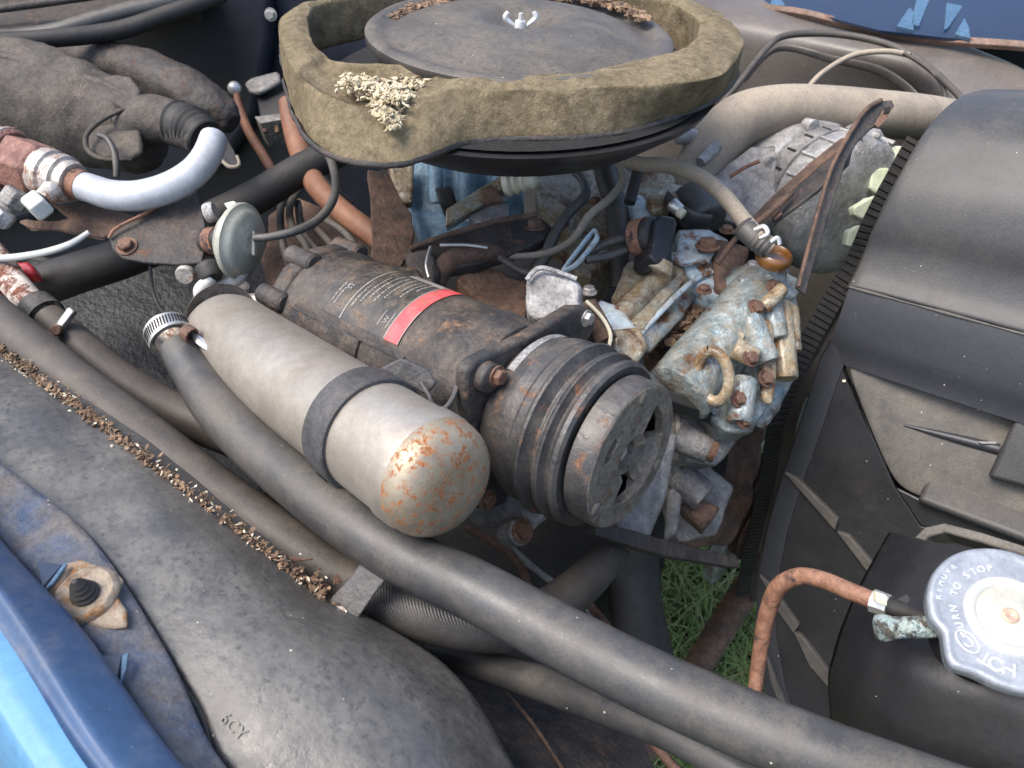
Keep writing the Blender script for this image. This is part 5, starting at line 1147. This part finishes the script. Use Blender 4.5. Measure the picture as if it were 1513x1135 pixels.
    tag(lump('oily_bracket', [(1040,270),(1110,215),(1150,215),(1150,300),(1100,330),(1060,320)], plane((1040,270,.84),(1150,215,.85),(1100,330,.82)), .03, M['alu_dark'], None, .01, .015), 'oily grey cast bracket wedged between the hose and alternator', 'bracket')
    tag(obj('insulator_terminal', lathe(P(1152,182,.885), P(1160,176,.87), [(0,0),(0,.010),(.006,.010),(.008,.006),(.012,.006),(.012,0)], 20), M['steel_rusty']), 'small round terminal on the rear of the alternator', 'terminal')
small_lines()
def rusty_brackets():
    t = thing('compressor_rear_bracket', 'rusty black bent steel bracket rising behind the compressor', 'bracket', P(600,360,.72))
    pl = plane((560,260,.80),(610,380,.74),(580,330,.765))
    obj('upright', slab([(543,250),(575,255),(590,290),(608,315),(612,345),(606,372),(592,395),(548,392),(550,350),(548,300)], plane((545,255,.80),(600,300,.79),(560,392,.74)), .006), M['rust_dark'], t, bev=.0015, disp=(.003,.02), sub=2, simple=True)
    obj('arm', slab([(600,366),(640,352),(700,335),(780,318),(800,322),(815,335),(806,352),(760,372),(700,390),(640,400),(612,392)], plane((600,366,.72),(815,330,.76),(640,400,.70)), .012), M['rust_black'], t, bev=.002, disp=(.002,.02), sub=1, simple=True)
    obj('arm_ridge', tube([(606,368,.715,8),(660,348,.725,9),(740,326,.735,9),(792,318,.745,9)], 10), M['rust_dark'], t)
    bolt('bolt', P(790,336,.738), UP-FW*.6, .0075, M['rust_fitting'], t)
    lump('foot_block', [(596,372),(636,366),(652,400),(640,425),(606,420)], plane((596,372,.71),(636,366,.71),(620,425,.69)), .03, M['rust_black'], t, .004)
    lump('knuckle', [(500,392),(560,384),(620,395),(632,420),(590,430),(540,415),(500,408)], plane((500,392,.70),(620,395,.70),(560,430,.675)), .02, M['comp'], t, .004)
    obj('clip_wire', tube([(636,365,.70,5),(630,390,.69,5),(634,410,.685,5)], 8), M['steel'], t)
    obj('clip_wire', tube([(650,362,.70,5),(690,362,.70,5),(720,366,.70,5)], 8), M['steel'], t)
    s = thing('bypass_pipe', 'thick rust brown bent pipe behind the compressor label', 'pipe', P(690,390,.72))
    obj('pipe', tube([(640,425,.71,30),(655,396,.71,32),(680,380,.715,32),(715,374,.72,30),(740,378,.73,26)], 20), M['rust_dark'], s)
    t2 = lump('rusty_plug', [(672,412),(700,392),(735,394),(752,408),(790,415),(800,440),(770,470),(720,455)], plane((672,412,.71),(790,415,.72),(720,460,.68)), .05, M['rust'], None, .006)
    tag(t2, 'lumpy brown rusted casting between the pipe and the aluminium block', 'casting')
    tag(obj('dark_link_hose', tube([(738,380,.71,11),(760,395,.705,12),(785,405,.70,12),(830,402,.70,10)], 12), M['hose_brown']), 'short dark hose crossing over the rusted casting', 'hose')
    a = thing('aluminium_block', 'rough square cast aluminium block bolted behind the compressor plate', 'block', P(815,440,.62))
    pl = plane((772,425,.615),(858,430,.612),(812,475,.60))
    obj('block_body', slab([(776,412),(790,396),(800,392),(852,410),(860,424),(858,466),(840,478),(790,472),(776,460)], (P(812,440,.60), (UP*.25-FW+RT*-.1).normalized()), .04), M['alu'], a, bev=.006, seg=3, sub=2, simple=True, disp=(.002,.008))
    obj('block_edge', tube([(778,414,.60,8),(800,396,.60,8),(852,412,.60,7)], 10), M['alu'], a)
    g = thing('torn_hose_end', 'torn brown hose end with a pale cut lip beside the clutch', 'hose', P(885,485,.64))
    obj('hose', tube([(868,450,.66,30),(880,475,.655,34),(895,505,.65,36)], 20), M['rust_dark'], g)
    c = P(895,505,.648); ring = []
    obj('lip', tube([(866,445,.645,6),(890,470,.64,6),(902,495,.635,6),(898,518,.635,6)], 10), M['cream'], g)
rusty_brackets()

# ============================================================ LEFT SIDE
def left_side():
    t = thing('heater_case', 'big dusty moulded heater case with a taped elbow at the upper left', 'heater case', P(120,160,.9))
    obj('case_shell', tube([(-120,110,.97,230),(0,140,.93,175),(70,152,.90,168),(140,175,.875,150),(195,195,.86,125),(225,205,.855,100),(240,208,.855,60)], 40, 10, flat=.8), M['heater'], t, sub=1, disp=(.008,.03))
    obj('case_seam', tube([(-60,70,.86,14),(20,88,.85,14),(90,108,.84,14),(150,124,.83,14),(205,150,.82,12),(240,172,.82,10)], 12), M['heater'], t, disp=(.003,.02))
    lump('latch_boss', [(142,118),(168,108),(192,112),(206,132),(204,152),(180,160),(150,140)], plane((142,118,.83),(206,132,.82),(170,160,.81)), .03, M['heater'], t, .004)
    lump('side_panel', [(128,200),(150,180),(195,158),(205,180),(208,225),(190,234),(150,232),(130,220)], plane((128,200,.82),(205,170,.82),(170,232,.80)), .008, M['heater'], t, .003)
    obj('panel_rim', tube([(196,156,.812,6),(150,178,.808,7),(128,200,.804,7),(130,222,.80,7),(152,235,.795,7),(195,236,.80,6)], 10), M['heater'], t)
    obj('elbow', tube([(195,195,.84,70),(222,178,.83,72),(250,180,.82,66),(278,192,.81,60),(300,208,.80,50)], 28, 10), M['heater'], t, sub=1, disp=(.004,.02))
    obj('tape_wrap', tube([(262,182,.815,64),(285,190,.807,62),(305,205,.80,54)], 24, 8, rib=(.05,900)), M['dark_rubber'], t)
    obj('tape_flap', slab([(288,180),(312,184),(335,205),(354,240),(345,247),(330,240),(318,222),(305,205)], plane((288,180,.80),(354,240,.77),(320,225,.775)), .0015), M['dark_rubber'], t, sub=2, simple=True, disp=(.006,.02))
    obj('flap_edge', tube([(310,212,.772,4),(322,230,.768,5),(338,246,.765,6),(353,244,.765,5),(350,230,.767,4)], 8), M['hose_tan'], t)
    tag(obj('case_clip_wire', tube([(146,200,.79,8),(158,205,.785,9),(168,222,.782,10),(172,245,.78,10),(172,262,.78,9)], 12), M['hose']), 'short grey wire hooked over the heater case panel', 'wire')
    u = thing('upper_heater_case', 'dark brown second duct behind the heater case', 'duct', P(220,130,1.02))
    obj('duct_shell', tube([(30,70,1.03,56),(110,85,1.02,66),(200,105,1.0,70),(270,135,.98,74),(320,165,.97,60),(345,185,.97,30)], 28, 10), M['rust_black'], u, sub=1, disp=(.008,.03))
    lump('duct_top', [(60,72),(120,82),(135,105),(80,100)], plane((60,72,1.0),(120,82,.99),(80,100,.97)), .02, M['rust_black'], u)
    lump('duct_shoulder', [(0,60),(40,66),(60,100),(20,95),(-20,85)], plane((0,60,.93),(60,80,.92),(20,95,.9)), .03, M['heater'], u)
    # suction pipe
    s = thing('suction_pipe', 'silver bent pipe with a red rusted hex coupling over the triangular bracket', 'pipe', P(200,285,.72))
    obj('pipe', tube([(112,272,.712,42),(135,279,.71,43),(165,288,.705,44),(205,289,.70,44),(250,277,.70,44),(285,256,.705,43),(305,232,.715,42),(316,205,.73,40)], 32, 12), M['silver'], s)
    A, B = P(-45,214,.735), P(128,277,.711); X = (B-A).normalized(); L = (B-A).length
    q = lambda px: (P(px, 214+(px+45)*63/173, .735-(px+45)*.024/173)-A).length
    obj('big_collar', lathe(A, B, [(-.03,0),(-.03,.026),(q(5),.027),(q(8),.0285),(q(16),.0285),(q(20),.026),(q(22),0)], 40), M['coupling'], s, smooth=40)
    obj('collar_ring', lathe(A, B, [(q(8)-.001,.028),(q(8),.0295),(q(13),.0295),(q(14),.028)], 40), M['steel_rusty'], s)
    obj('hex_nut', lathe(A, B, [(q(18),0),(q(18),.0235),(q(22),.0265),(q(60),.0265),(q(66),.0235),(q(66),0)], 6), M['coupling'], s, smooth=20, bev=.0015)
    obj('sleeve', lathe(A, B, [(q(64),0),(q(64),.0225),(q(70),.0235),(q(80),.0235),(q(82),.021),(q(86),.021),(q(88),.0225),(q(97),.022),(q(99),.019),(q(104),.0195),(q(110),.018),(q(112),0)], 40), M['steel_rusty'], s, smooth=40)
    obj('red_band', lathe(A, B, [(q(110),.0),(q(110),.0145),(q(124),.0142),(q(124),0)], 36), M['copper'], s)
    # pressure valve fittings under it
    v = thing('service_valve', 'two small zinc hex service fittings below the rusted coupling', 'fitting', P(30,300,.70))
    for (a, b, r, n, m_) in (((14,305,.70),(30,282,.70),.0125,6,'alu_dark'),((2,318,.695),(14,300,.70),.008,24,'alu_dark'),((-6,330,.69),(10,312,.69),.011,6,'alu'),((44,312,.685),(66,296,.69),.0135,6,'white'),((64,296,.69),(80,278,.70),.009,24,'steel_rusty')):
        a, b = P(*a), P(*b); Ln = (b-a).length
        obj('hex_fitting' if n == 6 else 'stem', lathe(a, b, [(0,0),(0,r*.85),(.0025,r),(Ln-.002,r),(Ln,r*.85),(Ln,0)], n), M[m_], v, smooth=25, bev=.0008 if n == 6 else 0)
    tag(obj('white_wire', tube([(-20,383,.72,11),(25,380,.72,11),(70,372,.715,11),(105,360,.71,10),(132,343,.71,8)], 14), M['white']), 'thin white plastic tube ending under the dark bracket arm', 'tube')
    tag(obj('red_clip', slab([(-15,388),(40,386),(48,392),(52,404),(38,402),(20,418),(-15,430)], plane((-15,388,.80),(52,392,.80),(20,418,.79)), .02), M['red'], bev=.003), 'bright red plastic clip behind the flaking white pipe', 'clip')
    b = thing('valve_bracket', 'dusty black triangular bracket holding the round zinc diaphragm', 'bracket', P(240,340,.71))
    pl = plane((162,352,.70),(300,290,.72),(290,385,.69))
    obj('plate', slab([(160,350),(168,338),(215,316),(288,276),(296,290),(303,330),(304,362),(298,388),(262,391),(215,388),(180,381),(166,368)], pl, .004), M['rust_black'], b, bev=.0012)
    obj('plate_edge', tube([(161,352,.697,5),(172,337,.698,5),(215,315,.704,5),(286,276,.716,5)], 8), M['copper'], b)
    obj('fold', slab([(292,290),(304,300),(318,360),(316,392),(300,392),(303,330)], plane((292,290,.715),(318,360,.71),(300,392,.69)), .012), M['rust_black'], b, bev=.002)
    bolt('bolt', hit(188,365,pl)+pl[1]*.0, pl[1], .007, M['rust_fitting'], b)
    lump('rear_arm', [(26,326),(40,322),(70,328),(100,322),(75,300),(140,300),(200,318),(180,336),(150,352),(120,346),(80,338),(45,338)], plane((26,326,.73),(200,318,.73),(120,346,.72)), .005, M['rust_dark'], b, .003)
    cyl('lower_nut', (272,408,.69), (278,400,.70), .0085, .0085, M['steel_rusty'], b, .0003)
    cyl('stub', (303,356,.70), (338,354,.685), .0115, .0115, M['rust_black'], b, .0008)
    obj('stub_band', lathe(P(312,356,.697), P(338,354,.685), [(0,.0125),(.012,.0125)], 28), M['copper'], b)
    d = thing('vacuum_diaphragm', 'round pale zinc diaphragm can with a thin black hose', 'diaphragm', P(358,355,.68))
    c = P(352,356,.682); X = (RT*.93 - FW*.22 + UP*-.20).normalized()
    obj('can', lathe(c, c+X, [(-.012,0),(-.012,.012),(-.009,.024),(-.003,.030),(.0,.0335),(.0025,.0340),(.0045,.0335),(.006,.030),(.009,.0285),(.012,.024),(.0125,.014),(.0145,.012),(.0155,.008),(.0155,0)], 64), M['disc'], d, smooth=50)
    obj('centre_boss', box(c+X*.016, X*.002, UP*.011, RT.cross(X).normalized()*.0001+FW*.004), M['disc'], d, bev=.0015)
    cyl('brass_port', (318,312,.69), (304,316,.69), .009, .009, M['alu'], d, .0003)
    obj('ear', slab([(330,300),(345,296),(356,304),(352,315),(338,312)], plane((330,300,.683),(356,304,.68),(338,312,.68)), .004), M['disc'], d, bev=.001)
    obj('hose', tube([(376,352,.662,12),(400,350,.66,12),(435,342,.665,13),(468,326,.68,13),(490,300,.70,13),(496,270,.73,13),(490,240,.76,13),(478,215,.78,12)], 14, 10), M['hose'], d)
    e = thing('white_elbow_joint', 'two white plastic elbows with a black collar under the diaphragm', 'elbow', P(315,420,.68))
    obj('elbow', tube([(312,462,.68,21),(302,445,.68,22),(297,430,.675,22),(306,418,.672,20),(312,410,.672,18)], 20), M['white'], e)
    obj('elbow', tube([(312,420,.69,20),(330,420,.69,24),(348,410,.69,26),(358,395,.69,24)], 20), M['white'], e)
    cyl('collar', (314,412,.672), (306,392,.675), .0095, .011, M['dark_rubber'], e, .0003)
    cyl('collar_base', (345,425,.71), (350,448,.72), .016, .018, M['alu_dark'], e, .001)
    tag(obj('pale_rusty_tube', tube([(340,452,.69,20),(375,444,.69,22),(405,447,.69,22),(440,460,.70,22)], 18), M['steel_rusty']), 'pale rusted tube between the canister end and the compressor', 'tube')
    tag(obj('loose_thin_wire', tube([(222,395,.78,5),(226,430,.76,5),(240,460,.74,5),(262,474,.73,5),(290,478,.72,5)], 8), M['dark_rubber']), 'thin black wire sagging across the dark panel', 'wire')
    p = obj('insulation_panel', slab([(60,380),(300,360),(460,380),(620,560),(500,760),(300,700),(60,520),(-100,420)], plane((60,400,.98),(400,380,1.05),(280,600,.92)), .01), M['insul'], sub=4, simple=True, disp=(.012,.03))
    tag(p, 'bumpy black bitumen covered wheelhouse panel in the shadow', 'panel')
    # firewall relay and cable
    r = thing('firewall_relay', 'small black relay under a metal bracket on the firewall', 'relay', P(395,140,1.12))
    lump('metal_bracket', [(360,122),(372,114),(410,104),(414,118),(380,136),(368,134)], plane((360,122,1.10),(410,104,1.10),(380,136,1.08)), .008, M['alu_dark'], r, .002)
    obj('relay_body', slab([(378,140),(424,130),(424,168),(384,176)], plane((378,140,1.10),(424,130,1.10),(384,176,1.08)), .04), M['tank'], r, bev=.003)
    obj('relay_base', slab([(376,172),(428,166),(430,174),(384,182)], plane((376,172,1.08),(428,166,1.08),(384,182,1.07)), .04), M['alu_dark'], r, bev=.001)
    for x in (390, 408): obj('terminal', tube([(x,178,1.08,7),(x+2,196,1.08,7)], 8), M['rust_fitting'], r)
    k = thing('ground_cable', 'brown cable with a bright ring terminal hanging on the firewall', 'cable', P(360,180,1.1))
    obj('ring_terminal', lathe(P(347,131,1.10), P(347,131,1.0), [(0,0),(0,.009),(.002,.010),(.006,.008),(.008,.004),(.008,0)], 20), M['steel'], k)
    obj('cable', tube([(350,138,1.10,10),(354,160,1.10,13),(368,195,1.09,14),(388,228,1.08,14),(406,258,1.07,13)], 14), M['copper_plain'], k)
    tag(obj('copper_vacuum_hose', tube([(425,150,.93,26),(432,185,.92,30),(446,230,.90,33),(468,275,.87,33),(505,312,.85,34),(548,345,.83,34),(565,360,.82,30)], 24, 10), M['copper_plain']), 'orange brown hose running down from beside the felt ring', 'hose')
    W = [[(445,240,.95),(418,290,.92),(415,340,.88),(425,385,.84),(450,430,.82)], [(455,262,.95),(430,300,.91),(432,335,.87),(455,370,.83),(462,430,.80)], [(480,325,.86),(510,345,.83),(528,375,.80),(530,400,.79)],
         [(470,340,.87),(492,365,.83),(505,392,.80),(508,410,.79)], [(440,300,.93),(448,345,.88),(475,380,.83),(484,420,.80)], [(460,240,.97),(474,260,.95),(500,285,.93),(520,300,.93)]]
    LW = ['leftmost ignition wire, dropping straight down beside the diaphragm hose', 'ignition wire just right of the leftmost one, looping over the dark manifold', 'ignition wire curving down to the rear head of the compressor', 'short ignition wire ending at the compressor rear head lugs', 'ignition wire crossing the middle of the bunch behind the compressor', 'ignition wire highest in the bunch, close under the felt ring']
    for i, wv in enumerate(W):
        o = obj('spark_plug_wire', tube([(x,y,dd,11) for x,y,dd in wv], 12), M['hose_brown' if i % 2 else 'hose'])
        tag(o, LW[i], 'ignition wire', 'ignition wires looping behind the compressor')
    tag(lump('exhaust_manifold', [(400,320),(440,290),(500,310),(560,350),(560,420),(480,450),(400,440),(385,380)], plane((400,320,.96),(560,350,.94),(480,450,.88)), .05, M['rust_dark'], None, .02, .04), 'dark rusted exhaust manifold behind the ignition wires', 'manifold')
left_side()

# deep parts that close the bay
tag(obj('dark_floor', slab([(330,560),(560,640),(700,640),(900,640),(1000,760),(900,830),(820,960),(560,900),(200,700)], (Vector((0,0,.50)), ZH), .15), M['black'], bev=.01), 'black floor slab added for the deep shade below the canister', 'dark floor')  # black slab added to paint the deep shade under the compressor
tag(obj('cowl_panel', slab([(600,-400),(1150,-400),(1150,420),(600,500)], plane((700,0,1.45),(1150,0,1.5),(800,300,1.6)), .01), M['firewall'], smooth=0), 'dark rear cowl panel behind the air cleaner', 'panel')
tag(obj('splash_shield', slab([(600,930),(690,972),(760,985),(900,1040),(950,1085),(985,1200),(800,1260),(720,1150),(660,1030)], plane((640,960,.60),(900,1040,.62),(800,1200,.50)), .006), M['rust_black'], sub=3, simple=True, disp=(.010,.05)), 'dusty rust patched splash shield below the lower hose', 'splash shield')
tag(obj('shield_seam', tube([(720,995,.57,6),(780,1060,.54,6),(840,1150,.5,6)], 8), M['rust_dark']), 'crooked seam strip on the splash shield', 'strip')
